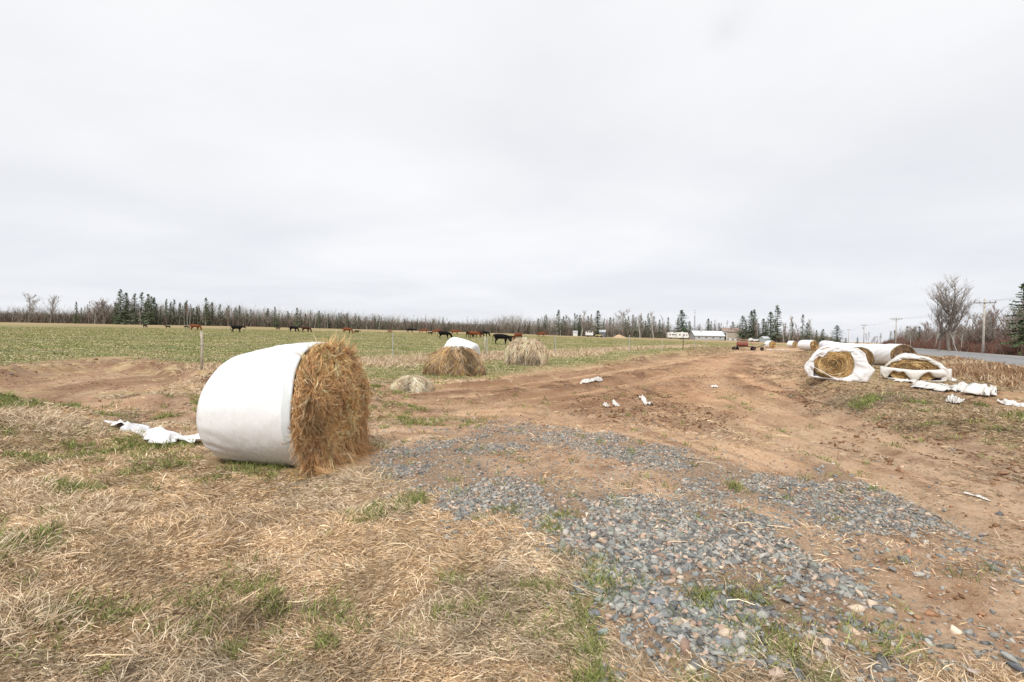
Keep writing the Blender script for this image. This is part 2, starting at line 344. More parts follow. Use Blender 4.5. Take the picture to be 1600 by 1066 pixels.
_stk = fbm(_tr0 * 3.2 / _far + 3, (V[:, 0] * .35 + V[:, 1] * .2) / _far, 4, 401, .6) * sstep(9, 6, _tr0 / _far) + .5 * (1 - sstep(9, 6, _tr0 / _far))
a = ground_me.attributes.new('streak', 'FLOAT', 'POINT'); a.data.foreach_set('value', _stk.astype(np.float32))
a = ground_me.attributes.new('track', 'FLOAT', 'POINT'); a.data.foreach_set('value', np.exp(-((_trd - .45) / .35) ** 2).astype(np.float32))
_fd = pldist(FENCE_W, V[:, 0], V[:, 1]); a = ground_me.attributes.new('fence', 'FLOAT', 'POINT')
a.data.foreach_set('value', (np.exp(-(_fd / 3.0) ** 2) * (V[:, 1] > 15)).astype(np.float32))

def ground_material():
    m = bpy.data.materials.new('ground'); m.use_nodes = True; t = m.node_tree; b = t.nodes['Principled BSDF']
    b.inputs['Roughness'].default_value = .95; b.inputs['Specular IOR Level'].default_value = .12
    co = t.nodes.new('ShaderNodeTexCoord').outputs['Object']
    def nz(scale, det=5, rough=.55, st=(1, 1, 1), rot=0):
        mp = t.nodes.new('ShaderNodeMapping'); mp.inputs['Scale'].default_value = st; mp.inputs['Rotation'].default_value = (0, 0, rot)
        t.links.new(co, mp.inputs[0]); n = t.nodes.new('ShaderNodeTexNoise'); n.inputs['Scale'].default_value = scale; n.inputs['Detail'].default_value = det; n.inputs['Roughness'].default_value = rough
        t.links.new(mp.outputs[0], n.inputs['Vector']); return n.outputs[0]
    def ramp(f, stops):
        r = t.nodes.new('ShaderNodeValToRGB'); el = r.color_ramp.elements
        while len(el) < len(stops): el.new(.5)
        for e_, (p, c) in zip(el, stops): e_.position = p; e_.color = (*c, 1)
        t.links.new(f, r.inputs[0]); return r.outputs[0]
    def mix(f, a_, b_, mode='MIX'):
        x = t.nodes.new('ShaderNodeMix'); x.data_type = 'RGBA'; x.blend_type = mode
        if isinstance(f, float): x.inputs[0].default_value = f
        else: t.links.new(f, x.inputs[0])
        for s_, i in ((a_, 6), (b_, 7)):
            if isinstance(s_, tuple): x.inputs[i].default_value = (*s_, 1)
            else: t.links.new(s_, x.inputs[i])
        return x.outputs[2]
    def at(n):
        a_ = t.nodes.new('ShaderNodeAttribute'); a_.attribute_name = n; return a_.outputs['Fac']
    def mth(op, a_, b_=None, c_=None):
        x = t.nodes.new('ShaderNodeMath'); x.operation = op; x.use_clamp = op in ('MULTIPLY', 'SUBTRACT', 'ADD') and False
        for i, s_ in enumerate((a_, b_, c_)):
            if s_ is None: continue
            if isinstance(s_, (int, float)): x.inputs[i].default_value = s_
            else: t.links.new(s_, x.inputs[i])
        return x.outputs[0]
    def rng_(f, a_, b_, c_=0.0, d_=1.0):
        r = t.nodes.new('ShaderNodeMapRange'); r.inputs[1].default_value = a_; r.inputs[2].default_value = b_; r.inputs[3].default_value = c_; r.inputs[4].default_value = d_
        t.links.new(f, r.inputs[0]); return r.outputs[0]
    # dry matted grass
    dry = ramp(nz(3.0, 7, .62), [(.28, (.20, .13, .07)), (.48, (.42, .30, .17)), (.72, (.58, .45, .28))])
    dry = mix(rng_(nz(.9, 4), .5, .7), dry, ramp(nz(14, 5), [(.3, (.24, .13, .07)), (.7, (.42, .27, .16))]))
    # dirt: pale peach dust, darker red-brown where churned and where bank shade is painted in
    d1 = ramp(nz(1.1, 8, .65), [(.25, (.27, .16, .098)), (.46, (.48, .31, .20)), (.68, (.67, .48, .325))])
    d2 = ramp(nz(.35, 7, .6), [(.3, (.32, .185, .11)), (.65, (.60, .40, .25))])
    dirt = mix(.5, d1, d2)
    fine = ramp(nz(24, 8, .7), [(.28, (.42, .36, .32)), (.46, (.95, .94, .93)), (.75, (1.28, 1.26, 1.24))])
    dirt = mix(1.0, dirt, fine, 'MULTIPLY')
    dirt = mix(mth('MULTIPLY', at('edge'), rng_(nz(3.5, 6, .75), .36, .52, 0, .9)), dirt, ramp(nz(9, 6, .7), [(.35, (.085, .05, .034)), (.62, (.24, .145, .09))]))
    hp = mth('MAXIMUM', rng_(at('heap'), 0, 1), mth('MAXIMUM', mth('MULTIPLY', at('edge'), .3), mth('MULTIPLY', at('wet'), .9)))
    dk = ramp(nz(6, 8, .7), [(.35, (.14, .08, .05)), (.6, (.30, .18, .11))])
    dirt = mix(mth('MULTIPLY', hp, rng_(nz(2.6, 5, .7), .35, .6, 0, .8)), dirt, dk)
    dirt = mix(mth('MULTIPLY', at('track'), .45), dirt, (.53, .385, .255))
    hol = mix(rng_(nz(1.0, 6), .35, .6), (.44, .31, .215), (.31, .19, .12))
    dirt = mix(mth('MULTIPLY', at('hollow'), .65), dirt, hol)
    dirt = mix(mth('MULTIPLY', rng_(nz(.8, 8, .75, (1, 1, 1)), .54, .64), .55), dirt, mix(rng_(nz(7, 4), .4, .6), (.20, .115, .07), (.36, .23, .14)))
    vo = t.nodes.new('ShaderNodeTexVoronoi'); vo.feature = 'DISTANCE_TO_EDGE'; vo.inputs['Scale'].default_value = 1.7; mpv = t.nodes.new('ShaderNodeVectorMath'); mpv.operation = 'ADD'
    nv = t.nodes.new('ShaderNodeTexNoise'); nv.inputs['Scale'].default_value = 2.5; nv.inputs['Detail'].default_value = 4; t.links.new(co, nv.inputs['Vector']); t.links.new(co, mpv.inputs[0]); t.links.new(nv.outputs['Color'], mpv.inputs[1]); t.links.new(mpv.outputs[0], vo.inputs['Vector'])
    crk = mth('MULTIPLY', rng_(vo.outputs['Distance'], .0, .035, 1, 0), mth('MULTIPLY', at('hollow'), rng_(nz(.7, 3), .45, .6)))
    dirt = mix(mth('MULTIPLY', crk, .8), dirt, (.13, .07, .045))
    dirt = mix(mth('MULTIPLY', at('redsoil'), .45), dirt, mix(1.0, dirt, (.78, .66, .58), 'MULTIPLY'))
    # old hay and chaff trodden in
    ch = mth('MULTIPLY', rng_(nz(.55, 6, .65), .52, .66), rng_(nz(40, 5, .8), .35, .6))
    dirt = mix(mth('MULTIPLY', ch, .6), dirt, (.52, .40, .25))
    dirt = mix(1.0, dirt, ramp(at('streak'), [(.34, (.76, .71, .68)), (.5, (1, 1, 1)), (.66, (1.25, 1.24, 1.22))]), 'MULTIPLY')
    sy0 = t.nodes.new('ShaderNodeSeparateXYZ'); t.links.new(co, sy0.inputs[0]); dusty = mth('MULTIPLY', rng_(mth('ADD', sy0.outputs[1], mth('MULTIPLY', nz(.5, 5), 5)), 7.0, 15.0, 1, 0), rng_(nz(2.2, 6, .7), .38, .6))
    dirt = mix(mth('MULTIPLY', dusty, .8), dirt, ramp(nz(26, 6, .75), [(.32, (.44, .30, .195)), (.58, (.72, .53, .37))]))
    # under the stones
    gv = ramp(nz(30, 3, .8), [(.35, (.16, .11, .08)), (.6, (.44, .32, .22))])
    dirt = mix(mth('MULTIPLY', at('gravel'), .75), dirt, gv)
    # pasture
    g_a = ramp(nz(1.6, 7, .7, (.5, 1.6, 1)), [(.28, (.125, .135, .05)), (.5, (.205, .205, .085)), (.72, (.34, .30, .15))])
    g_b = ramp(nz(.10, 6, .65, (.5, 1.9, 1)), [(.38, (.13, .165, .05)), (.49, (.25, .24, .11)), (.58, (.42, .34, .20))])
    past = mix(.55, g_a, g_b)
    past = mix(1.0, past, ramp(nz(9, 6, .8), [(.3, (.6, .6, .6)), (.7, (1.3, 1.3, 1.3))]), 'MULTIPLY')
    sy = t.nodes.new('ShaderNodeSeparateXYZ'); t.links.new(co, sy.inputs[0])
    dist = mth('ADD', mth('ADD', sy.outputs[1], mth('MULTIPLY', nz(.03, 4), 50)), mth('MULTIPLY', mth('MAXIMUM', sy.outputs[0], 0), .55))
    far = rng_(dist, 125, 175); tan = ramp(nz(.3, 5, .7, (.3, 2, 1)), [(.3, (.27, .20, .10)), (.7, (.46, .35, .21))])
    past = mix(mth('MULTIPLY', far, .85), past, tan)
    past = mix(mth('MULTIPLY', at('fence'), rng_(nz(1.5, 5), .25, .5)), past, (.50, .38, .26))
    c = mix(at('past'), dry, past)
    c = mix(at('dirt'), c, dirt)
    c = mix(mth('MULTIPLY', at('g1'), .8), c, (.09, .13, .03))
    t.links.new(c, b.inputs['Base Color'])
    bp = t.nodes.new('ShaderNodeBump'); bp.inputs['Strength'].default_value = 1.0; bp.inputs['Distance'].default_value = .07
    hsum = mth('ADD', mth('MULTIPLY', nz(10, 8, .7), 1.0), mth('MULTIPLY', nz(60, 4, .7), .25)); t.links.new(hsum, bp.inputs['Height'])
    t.links.new(bp.outputs[0], b.inputs['Normal'])
    return m
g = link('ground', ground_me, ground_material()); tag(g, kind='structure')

# ------------------------------------------------------------------ road
asph = mat('asphalt', (.24, .24, .24), .85, noise=(1.2, .85, 1.12), bump=(60, .3, .01))
seam = mat('road_seam', (.06, .06, .062), .9)
yline = np.concatenate([np.linspace(-60, 120, 181), np.linspace(125, 420, 60)])
def road_strip(name, w0, w1, dz, m, nseg=8):
    ws = np.linspace(w0, w1, nseg + 1); L = (yline - RD0[1]) / RDD[1]
    P = np.array([[RD0[0] + RDD[0] * l + RDN[0] * w, RD0[1] + RDD[1] * l + RDN[1] * w] for l in L for w in ws])
    mid = height(P[:, 0], P[:, 1], fine=False) + dz + .12 - .012 * abs(P[:, 0] * 0 + (np.tile(ws, len(L)) - 5.8))
    V = np.c_[P, mid]; n = nseg + 1
    F = np.array([(i * n + k, i * n + k + 1, (i + 1) * n + k + 1, (i + 1) * n + k) for i in range(len(L) - 1) for k in range(nseg)])
    o = link(name, npmesh(name, V, F, smooth=True), m); tag(o, kind='structure'); return o
road_strip('road', .9, 10.9, 0, asph)
road_strip('road_seam', 5.78, 5.95, .004, seam, 1)
road_strip('road_shoulder', .1, .9, -.01, mat('shoulder_gravel', (.36, .30, .24), .95, noise=(6, .75, 1.2)), 2)
road_strip('road_shoulder', 10.9, 11.8, -.01, bpy.data.materials['shoulder_gravel'], 2)
# ------------------------------------------------------------------ grass, straw and stones
M_GRASS = mat('dry_grass', attr=True, rough=.85, spec=.15)
M_GREEN = mat('green_grass', attr=True, rough=.7, spec=.2)
M_STONE = mat('stone', attr=True, rough=.75, spec=.35, noise=(90, .82, 1.12), bump=(45, .35, .01))
M_CLOD = mat('clod', attr=True, rough=.95, spec=.1, noise=(60, .7, 1.2))
def scatter(n, r0, r1, a, az0=-50, az1=50, seed=1):
    """random spots, denser close by"""
    g_ = np.random.default_rng(seed); u = g_.random(n); p = 2 - a
    r = (r0 ** p + u * (r1 ** p - r0 ** p)) ** (1 / p) if abs(p) > 1e-6 else r0 * (r1 / r0) ** u
    z = np.radians(g_.uniform(az0, az1, n)); return r * np.sin(z), r * np.cos(z), r, g_
def clear_of_bale(x, y):
    """keeps blades out of the big bale's inside"""
    d = pldist(np.array([[-2.28, 5.95], [-3.3, 6.12]]), x, y); return d > .62
STRAW = [(.74, .57, .38), (.64, .475, .30), (.50, .36, .22), (.34, .225, .13), (.56, .46, .35), (.82, .68, .49)]
GREENS = [(.19, .22, .065), (.25, .28, .09), (.32, .335, .13), (.14, .17, .045)]
def blades(x, y, L, Wd, th, elev, C, g_, k=4, z=None, curl=.5):
    n = len(x); z = height(x, y) if z is None else z
    d = np.stack([np.cos(th), np.sin(th)], 1); el = elev; P = np.zeros((n, k, 3)); P[:, 0] = np.stack([x, y, z - .004], 1)
    bend = g_.normal(0, curl, n); turn = g_.normal(0, .35, n)
    for i in range(1, k):
        e_ = el - (i - 1) * np.abs(bend) * .55; a_ = th + turn * i
        st = L / (k - 1)
        P[:, i, 0] = P[:, i - 1, 0] + np.cos(e_) * np.cos(a_) * st; P[:, i, 1] = P[:, i - 1, 1] + np.cos(e_) * np.sin(a_) * st
        P[:, i, 2] = np.maximum(P[:, i - 1, 2] + np.sin(e_) * st, z + .002 + .006 * g_.random(n))
    return strips(P, Wd, C, g_)
def flow(x, y): return (fbm(x * .9, y * .9, 2, 101) * 2 + fbm(x * 3, y * 3, 2, 103) * .7) * 2 * math.pi

# matted dry grass of the foreground
x, y, r, g_ = scatter(1050000, 1.7, 17, 1.2, seed=5)
m_ = masks(x, y); dens = (1 - m_['dirt']) * (1 - m_['past']) * (1 - .85 * m_['gravel'])
dens = np.maximum(dens, .10 * (fbm(x * 1.4, y * 1.4, 3, 7) > .53) * (1 - .7 * m_['gravel']) * (r < 10))
right = road_w(x, y) > -16; dens = dens * np.where((x > 5) & (y > 6), .8, 1)
patch = fbm(x * 1.7, y * 1.7, 4, 111, .6); thick = sstep(.36, .52, patch)
keep = (g_.random(len(x)) < dens * (.35 + .65 * thick)) & clear_of_bale(x, y)
x, y, r, patch = x[keep], y[keep], r[keep], patch[keep]; n = len(x)
ch = fbm(x * .8, y * .8, 3, 121); ch2 = fbm(x * 4.5, y * 4.5, 2, 123)
tone = (.66 + .9 * (ch - .5) + .75 * (ch2 - .35))[:, None]
C = pal(STRAW, n, [4, 5, 5, 3, 3, 1.3], .15, g_) * np.clip(tone + .25, .45, 1.45)
greyish = (fbm(x * .6, y * .6, 2, 131) > .56)[:, None]; C = C * np.where((x > 4.5) & (y > 5), .62, 1)[:, None]; C = np.where(greyish, C * .62 + C.mean(1, keepdims=True) * np.array([.42, .37, .29]), C)
matL = g_.uniform(.022, .075, n) * (1 + .7 * (fbm(x * 1.3, y * 1.3, 2, 141) > .55)) * (1 + .02 * r)
W1 = (.0021 + .00058 * r) * g_.uniform(.7, 1.3, n)
V1 = blades(x, y, matL, W1, flow(x, y) + g_.normal(0, .85, n), np.abs(g_.normal(.22, .33, n)), C, g_)
# longer stems lying loose on top
x, y, r, g_ = scatter(1100, 1.7, 12, 1.2, seed=6); m_ = masks(x, y)
keep = (g_.random(len(x)) < (1 - m_['dirt']) * (1 - m_['past']) + .13) & clear_of_bale(x, y); x, y, r = x[keep], y[keep], r[keep]; n = len(x)
V2 = blades(x, y, g_.uniform(.12, .30, n), (.003 + .0005 * r) * g_.uniform(.8, 1.4, n), flow(x, y) + g_.normal(0, .9, n), g_.uniform(.0, .28, n), pal([STRAW[0], STRAW[5], STRAW[1]], n, None, .12, g_), g_, z=height(x, y) + g_.uniform(0, .03, n), curl=.25)
# bleached tussocks flopping over
TU = []
for (px_, py_, n_, s_) in ((-5, 672, 3600, .55), (50, 690, 2200, .40), (15, 790, 2600, .30), (90, 800, 1500, .22), (150, 815, 1800, .26), (30, 1000, 2200, .16), (-20, 900, 1800, .2), (290, 598, 3000, .38), (262, 606, 1600, .3), (310, 590, 1600, .3), (100, 850, 1200, .2), (250, 1010, 900, .12), (420, 890, 800, .15)):
    n_ = int(n_ * .55); q = flat(px_, py_); gx = g_.normal(0, 1, (n_, 2)) * s_ * .55; u_ = np.arctan2(gx[:, 1], gx[:, 0]) + g_.normal(0, .7, n_) ; X_ = q[0] + gx[:, 0] * 1.4; Y_ = q[1] + gx[:, 1]; r_ = np.hypot(X_, Y_)
    k_ = clear_of_bale(X_, Y_); X_, Y_, u_, r_ = X_[k_], Y_[k_], u_[k_], r_[k_]; n_ = len(X_)
    TU.append(blades(X_, Y_, g_.uniform(.06, .17, n_) * (.7 + s_), (.002 + .00055 * r_) * g_.uniform(.7, 1.3, n_), u_, g_.uniform(.3, 1.25, n_), pal([(.72, .58, .41), (.60, .47, .32), (.78, .66, .49), (.42, .30, .19)], n_, [4, 4, 3, 2], .12, g_), g_, k=5, curl=1.0))
v, f, c = merge([V1, V2] + TU); tag(link('dry_grass', npmesh('dry_grass', v, f, c), M_GRASS), 'matted tan dry grass lying over the near ground', 'grass', kind='stuff')

# green tufts in the dry grass and along the hollow
g0 = np.random.default_rng(17); cx, cy = [], []
x, y, r, g_ = scatter(30000, 1.7, 16, 1.1, seed=8); m_ = masks(x, y)
gp = fbm(x * 1.4, y * 1.4, 3, 151) * .45 + fbm(x * 4.3, y * 4.3, 2, 153) * .55
ok = (((gp > .66 + .08 * ((x < -4) & (y > 7))) & (m_['dirt'] < .4) & (m_['gravel'] < .6)) | ((g_.random(len(x)) < .010) & (m_['dirt'] > .3)) | ((m_['g1'] > .75) & (g_.random(len(x)) < .6)) | ((m_['hollow'] > .25) & (gp > .62) & (m_['hollow'] < .85)) | ((m_['hollow'] > .5) & (gp > .63))) & clear_of_bale(x, y) & (m_['past'] < .5)
x, y, r = x[ok], y[ok], r[ok]
for (px_, py_, n_, s_) in ((340, 925, 26, .14), (525, 985, 22, .13), (935, 915, 30, .10), (850, 965, 24, .12), (920, 1015, 10, .05), (1215, 1010, 30, .14), (1110, 945, 16, .08), (1180, 930, 10, .06), (365, 740, 40, .22), (250, 725, 30, .2), (20, 895, 26, .14), (120, 985, 24, .12),
                           (640, 640, 30, .3), (430, 735, 26, .18), (795, 795, 8, .06), (870, 820, 14, .09), (1140, 760, 7, .06), (700, 660, 20, .25), (190, 690, 10, .25), (110, 690, 10, .3), (1380, 1010, 12, .1), (1290, 720, 6, .1), (590, 595, 40, .6), (720, 590, 40, .6), (660, 660, 20, .2), (620, 655, 16, .2)):
    q = flat(px_, py_); x = np.r_[x, q[0] + g0.normal(0, s_, n_)]; y = np.r_[y, q[1] + g0.normal(0, s_ * 1.3, n_)]
r = np.hypot(x, y); nb = 16; n = len(x) * nb; sp_ = np.repeat(.022 + .003 * r, nb)
X_ = np.repeat(x, nb) + g_.normal(size=n) * sp_; Y_ = np.repeat(y, nb) + g_.normal(size=n) * sp_; r_ = np.repeat(r, nb)
C = pal(GREENS, n, None, .18, g_) * np.repeat(g_.uniform(.75, 1.3, len(x)), nb)[:, None]
V3 = blades(X_, Y_, g_.uniform(.035, .10, n) * (1 + .03 * r_), (.0024 + .0006 * r_) * g_.uniform(.7, 1.3, n), g_.uniform(0, 6.28, n), g_.uniform(.35, 1.4, n), C, g_, k=3, curl=.4)
v, f, c = V3; tag(link('green_grass', npmesh('green_grass', v, f, c), M_GREEN), 'fresh green grass tufts coming up through the dry grass', 'grass', kind='stuff')

# straw and old hay trodden over the dirt
x, y, r, g_ = scatter(95000, 2.2, 30, 1.0, seed=9); m_ = masks(x, y)
ds = .25 * sstep(.5, .62, fbm(x * .7, y * .7, 3, 161)) + .02
qx = np.exp(-(sdist(HEAPS, x, y).clip(-9, 0) / .5) ** 2) * .9
hb = np.exp(-(np.maximum(0, np.hypot(x + 2.15, y - 5.5) - .4) / .75) ** 2)                       # around the open bale
ST = [(flat(790, 622), .8, .5), (flat(640, 640), 1.5, .35), (flat(700, 630), 1.3, .5), (flat(1240, 590), 3, .25), (flat(860, 640), 1.6, .4)]
for q, s_, a_ in ST: ds = np.maximum(ds, a_ * np.exp(-((x - q[0]) ** 2 + (y - q[1]) ** 2) / s_ ** 2))
ds = np.maximum(ds, np.maximum(qx * .5, hb)); ds = ds * (1 - .8 * m_['gravel'])
keep = (g_.random(len(x)) < ds * np.maximum(m_['dirt'], hb)) & clear_of_bale(x, y); x, y, r, hb, qx = x[keep], y[keep], r[keep], hb[keep], qx[keep]; n = len(x)
C = pal([(.62, .47, .27), (.52, .38, .2), (.68, .56, .36), (.36, .24, .13)], n, None, .12, g_)
C = np.where((hb > .3)[:, None], C * np.array([1.0, .86, .62]), C); C = np.where((qx > .4)[:, None] & (g_.random(n) < .75)[:, None], C * .7, C)
V4 = blades(x, y, g_.uniform(.04, .16, n) * (1 + .02 * r), (.0024 + .0006 * r) * g_.uniform(.7, 1.3, n), g_.uniform(0, 6.28, n), np.abs(g_.normal(.05, .14, n)), C, g_, k=3)
v, f, c = V4; tag(link('straw_litter', npmesh('straw_litter', v, f, c), M_GRASS), 'loose straw and chaff trodden into the orange dirt', 'straw', kind='stuff')

# short pasture grass, dry and green, to the fence and beyond
x, y, r, g_ = scatter(520000, 9, 150, .85, seed=10); m_ = masks(x, y)
keep = (g_.random(len(x)) < m_['past']); x, y, r = x[keep], y[keep], r[keep]; n = len(x)
fd = pldist(FENCE_W, x, y); band = np.exp(-(fd / 2.0) ** 2)
gg = fbm(x * .5, y * 1.2, 4, 171, .6); isdry = g_.random(n) < np.clip(.40 + .95 * band + (gg - .5) * 3.2, .05, 1)
C = np.where(isdry[:, None], pal([(.46, .39, .22), (.40, .34, .18), (.56, .47, .30)], n, None, .12, g_), pal(GREENS, n, None, .2, g_) * 1.05)
tall = band * (fbm(x * .8, y * .8, 3, 173) > .42)
V5 = blades(x, y, (g_.uniform(.04, .10, n) + tall * g_.uniform(.1, .42, n)) * np.where(isdry, 1.1, .8), (.006 + .0011 * r) * g_.uniform(.7, 1.3, n), g_.uniform(0, 6.28, n), np.where(tall > .3, g_.uniform(.5, 1.3, n), g_.uniform(.15, 1.0, n)), C, g_, k=3, curl=.4)
v, f, c = V5; tag(link('pasture_grass', npmesh('pasture_grass', v, f, c), M_GREEN), 'short grazed pasture grass with a tan dry band along the wire fence', 'grass', kind='stuff')

# tall bleached grass left standing along the fence
g_ = np.random.default_rng(211); sg = g_.integers(1, len(FENCE_W) - 1, 46000); t_ = g_.random(46000); a_ = FENCE_W[sg]; b_ = FENCE_W[sg + 1 - (sg == len(FENCE_W) - 1)]
p_ = a_ + (b_ - a_) * t_[:, None]; dd = (b_ - a_) / (np.linalg.norm(b_ - a_, axis=1, keepdims=True) + 1e-9); p_ = p_ + np.stack([dd[:, 1], -dd[:, 0]], 1) * g_.normal(1.0, 1.2, 46000)[:, None]; x, y = p_[:, 0], p_[:, 1]
keep = fbm(x * .5, y * .5, 3, 213) > .43; x, y = x[keep], y[keep]; r = np.hypot(x, y); n = len(x)
V7 = blades(x, y, g_.uniform(.12, .42, n), (.006 + .0009 * r) * g_.uniform(.7, 1.3, n), g_.uniform(0, 6.28, n), g_.uniform(.4, 1.4, n), pal([(.66, .52, .37), (.56, .43, .29), (.74, .60, .44), (.44, .33, .21)], n, None, .12, g_), g_, k=3, curl=.5)
v, f, c = V7; tag(link('fence_grass', npmesh('fence_grass', v, f, c), M_GRASS), 'pale bleached grass standing in a band along the wire fence', 'grass', kind='stuff')

# rough verge between the yard and the road
x, y, r, g_ = scatter(230000, 7, 75, .75, 20, 50, seed=12); m_ = masks(x, y); w = road_w(x, y)
tallw = sstep(-.6, .6, sdist(TALL, x, y)); tallw = np.maximum(tallw, .5 * (y > 24) * sstep(-7, -6, w) * (1 - sstep(-1.5, -.5, w)))
dn = np.where(w < -.2, .42 + .58 * tallw, 0) * (1 - m_['dirt']) * (y > 4)
dn = np.where((w > 11.6) & (w < 17), .5, dn)
keep = g_.random(len(x)) < dn; x, y, r, w, tallw = x[keep], y[keep], r[keep], w[keep], tallw[keep]; n = len(x)
rd = fbm(x * .5, y * .5, 3, 183)
C = np.where((rd > .47)[:, None] & (tallw > .3)[:, None], pal([(.40, .25, .15), (.48, .33, .2), (.33, .19, .11)], n, None, .15, g_), pal(STRAW[:5], n, None, .15, g_))
C = C * np.where(tallw < .3, .62, .9)[:, None]; grn = (g_.random(n) < .35 * sstep(.5, .6, fbm(x * .9, y * .9, 2, 185))) | ((w > -3) & (g_.random(n) < .35)); C = np.where(grn[:, None], pal(GREENS, n, None, .2, g_), C)
V6 = blades(x, y, np.where(grn, .07, g_.uniform(.05, .15, n)) + tallw * g_.uniform(.1, .5, n) * (~grn), (.004 + .0009 * r) * g_.uniform(.7, 1.3, n), g_.uniform(0, 6.28, n), np.where(tallw > .3, g_.uniform(.7, 1.45, n), np.abs(g_.normal(.15, .25, n))), C, g_, k=4, curl=.35)
v, f, c = V6; tag(link('verge_grass', npmesh('verge_grass', v, f, c), M_GRASS), 'tall reddish dry grass on the verge between the bales and the paved road', 'grass', kind='stuff')

# crushed stone -------------------------------------------------------
def stone_shapes(k, seed, npts=9):
    import bmesh
    out_ = []; g_ = np.random.default_rng(seed)
    for i in range(k):
        bm = bmesh.new(); p = g_.normal(size=(npts, 3)); p /= np.linalg.norm(p, axis=1, keepdims=True); p *= g_.uniform(.75, 1.05, (npts, 1))
        p *= np.array([1, g_.uniform(.6, .9), g_.uniform(.32, .62)])
        for q in p: bm.verts.new(q)
        bmesh.ops.convex_hull(bm, input=bm.verts); loose = [v_ for v_ in bm.verts if not v_.link_faces]
        for v_ in loose: bm.verts.remove(v_)
        bmesh.ops.triangulate(bm, faces=bm.faces); bm.verts.index_update()
        V_ = np.array([v_.co[:] for v_ in bm.verts]); F_ = np.array([[v_.index for v_ in f_.verts] for f_ in bm.faces]); out_.append((V_, F_)); bm.free()
    return out_
SH = stone_shapes(14, 3)
def rocks(x, y, s, C, g_, sink=.25, shapes=SH):
    z = height(x, y); n = len(x); idx = g_.integers(0, len(shapes), n); parts = []
    for k in range(len(shapes)):
        q = np.where(idx == k)[0]; 
        if not len(q): continue
        Vs, Fs = shapes[k]; a = g_.uniform(0, 6.28, len(q)); tx = g_.normal(0, .28, len(q)); ty = g_.normal(0, .28, len(q))
        P = np.repeat(Vs[None], len(q), 0) * s[q][:, None, None] * g_.uniform(.8, 1.2, (len(q), 1, 3))
        c_, s__ = np.cos(tx)[:, None], np.sin(tx)[:, None]; P = np.stack([P[..., 0], P[..., 1] * c_ - P[..., 2] * s__, P[..., 1] * s__ + P[..., 2] * c_], -1)
        c_, s__ = np.cos(ty)[:, None], np.sin(ty)[:, None]; P = np.stack([P[..., 0] * c_ + P[..., 2] * s__, P[..., 1], -P[..., 0] * s__ + P[..., 2] * c_], -1)
        c_, s__ = np.cos(a)[:, None], np.sin(a)[:, None]; P = np.stack([P[..., 0] * c_ - P[..., 1] * s__, P[..., 0] * s__ + P[..., 1] * c_, P[..., 2]], -1)
        P[..., 0] += x[q][:, None]; P[..., 1] += y[q][:, None]; P[..., 2] += (z[q] + s[q] * (.45 - sink))[:, None]
        nv = len(Vs); Fq = (Fs[None] + (np.arange(len(q)) * nv)[:, None, None]).reshape(-1, 3)
        parts.append((P.reshape(-1, 3), Fq, np.repeat(C[q], nv, 0)))
    return merge(parts)
ST_COL = [(.215, .235, .235), (.12, .13, .135), (.33, .34, .32), (.44, .42, .38), (.52, .38, .29), (.40, .27, .21), (.60, .49, .38), (.25, .28, .25), (.46, .34, .25)]
x, y, r, g_ = scatter(400000, 2.0, 13, 1.2, -16, 50, seed=14); m_ = masks(x, y)
bare = sstep(.40, .47, fbm(x * 1.6, y * 1.6, 3, 191)); 
dn = np.maximum(m_['gravel'] * (.10 + .62 * bare), m_['sparse'] * .08 * sstep(.38, .6, fbm(x * 1.2, y * 1.2, 3, 193)) + .02 * m_['sparse'])
keep = g_.random(len(x)) < dn; x, y, r = x[keep], y[keep], r[keep]; n = len(x)
s_ = np.clip(np.exp(g_.normal(math.log(.0135), .52, n)), .006, .05) * (1 + .38 * sstep(5.5, 3.2, r))
v, f, c = rocks(x, y, s_, pal(ST_COL, n, [6, 5, 4.5, 2.6, 1.6, 1.0, 1.3, 3.6, 1.4], .16, g_) * .90 + np.array([.50, .36, .25]) * .06 * (1 + .8 * (fbm(x, y, 2, 197) > .55))[:, None], g_, .36)
tag(link('gravel', npmesh('gravel', v, f, c), M_STONE), 'crushed blue grey and pinkish stone spread over the dirt entrance', 'gravel', kind='stuff'); N_GRAVEL = n
# clods and pebbles on the dirt
x, y, r, g_ = scatter(190000, 2.5, 34, .95, seed=15); m_ = masks(x, y)
hp = np.exp(-(sdist(HEAPS, x, y).clip(-9, 0) / .45) ** 2); yd_ = sdist(YARD, x, y); ho_ = sdist(HOLLOW, x, y); ed_ = np.maximum(np.exp(-((yd_ + .1) / .5) ** 2) * (x > 5), np.exp(-(ho_ / .6) ** 2) * (y > 9)); hp = np.maximum(hp, .95 * ed_ * (fbm(x * 1.5, y * 1.5, 3, 203) > .45)); dn = m_['dirt'] * (.12 + .3 * sstep(.5, .65, fbm(x * .6, y * .6, 3, 201))) + hp * .6 + m_['wet'] * .4
hp = np.maximum(hp, .8 * darkline(x, y)); dn = np.maximum(dn, .8 * darkline(x, y)); dn *= 1 - .7 * m_['gravel']; keep = (g_.random(len(x)) < dn) & clear_of_bale(x, y); x, y, r, hp = x[keep], y[keep], r[keep], hp[keep]; n = len(x)
C = pal([(.46, .28, .17), (.36, .20, .12), (.25, .14, .08), (.54, .38, .25), (.42, .36, .32)], n, [4, 4, 2.5, 2, 1], .15, g_); C = np.where((hp > .4)[:, None], C * .65, C)
v, f, c = rocks(x, y, np.exp(g_.normal(math.log(.0095), .55, n)).clip(.004, .06) * (1 + .035 * r) * (1 + .5 * (hp > .4)), C, g_, .3)
tag(link('dirt_clods', npmesh('dirt_clods', v, f, c), M_CLOD), 'crumbly brown clods and pebbles on the churned dirt', 'dirt', kind='stuff')
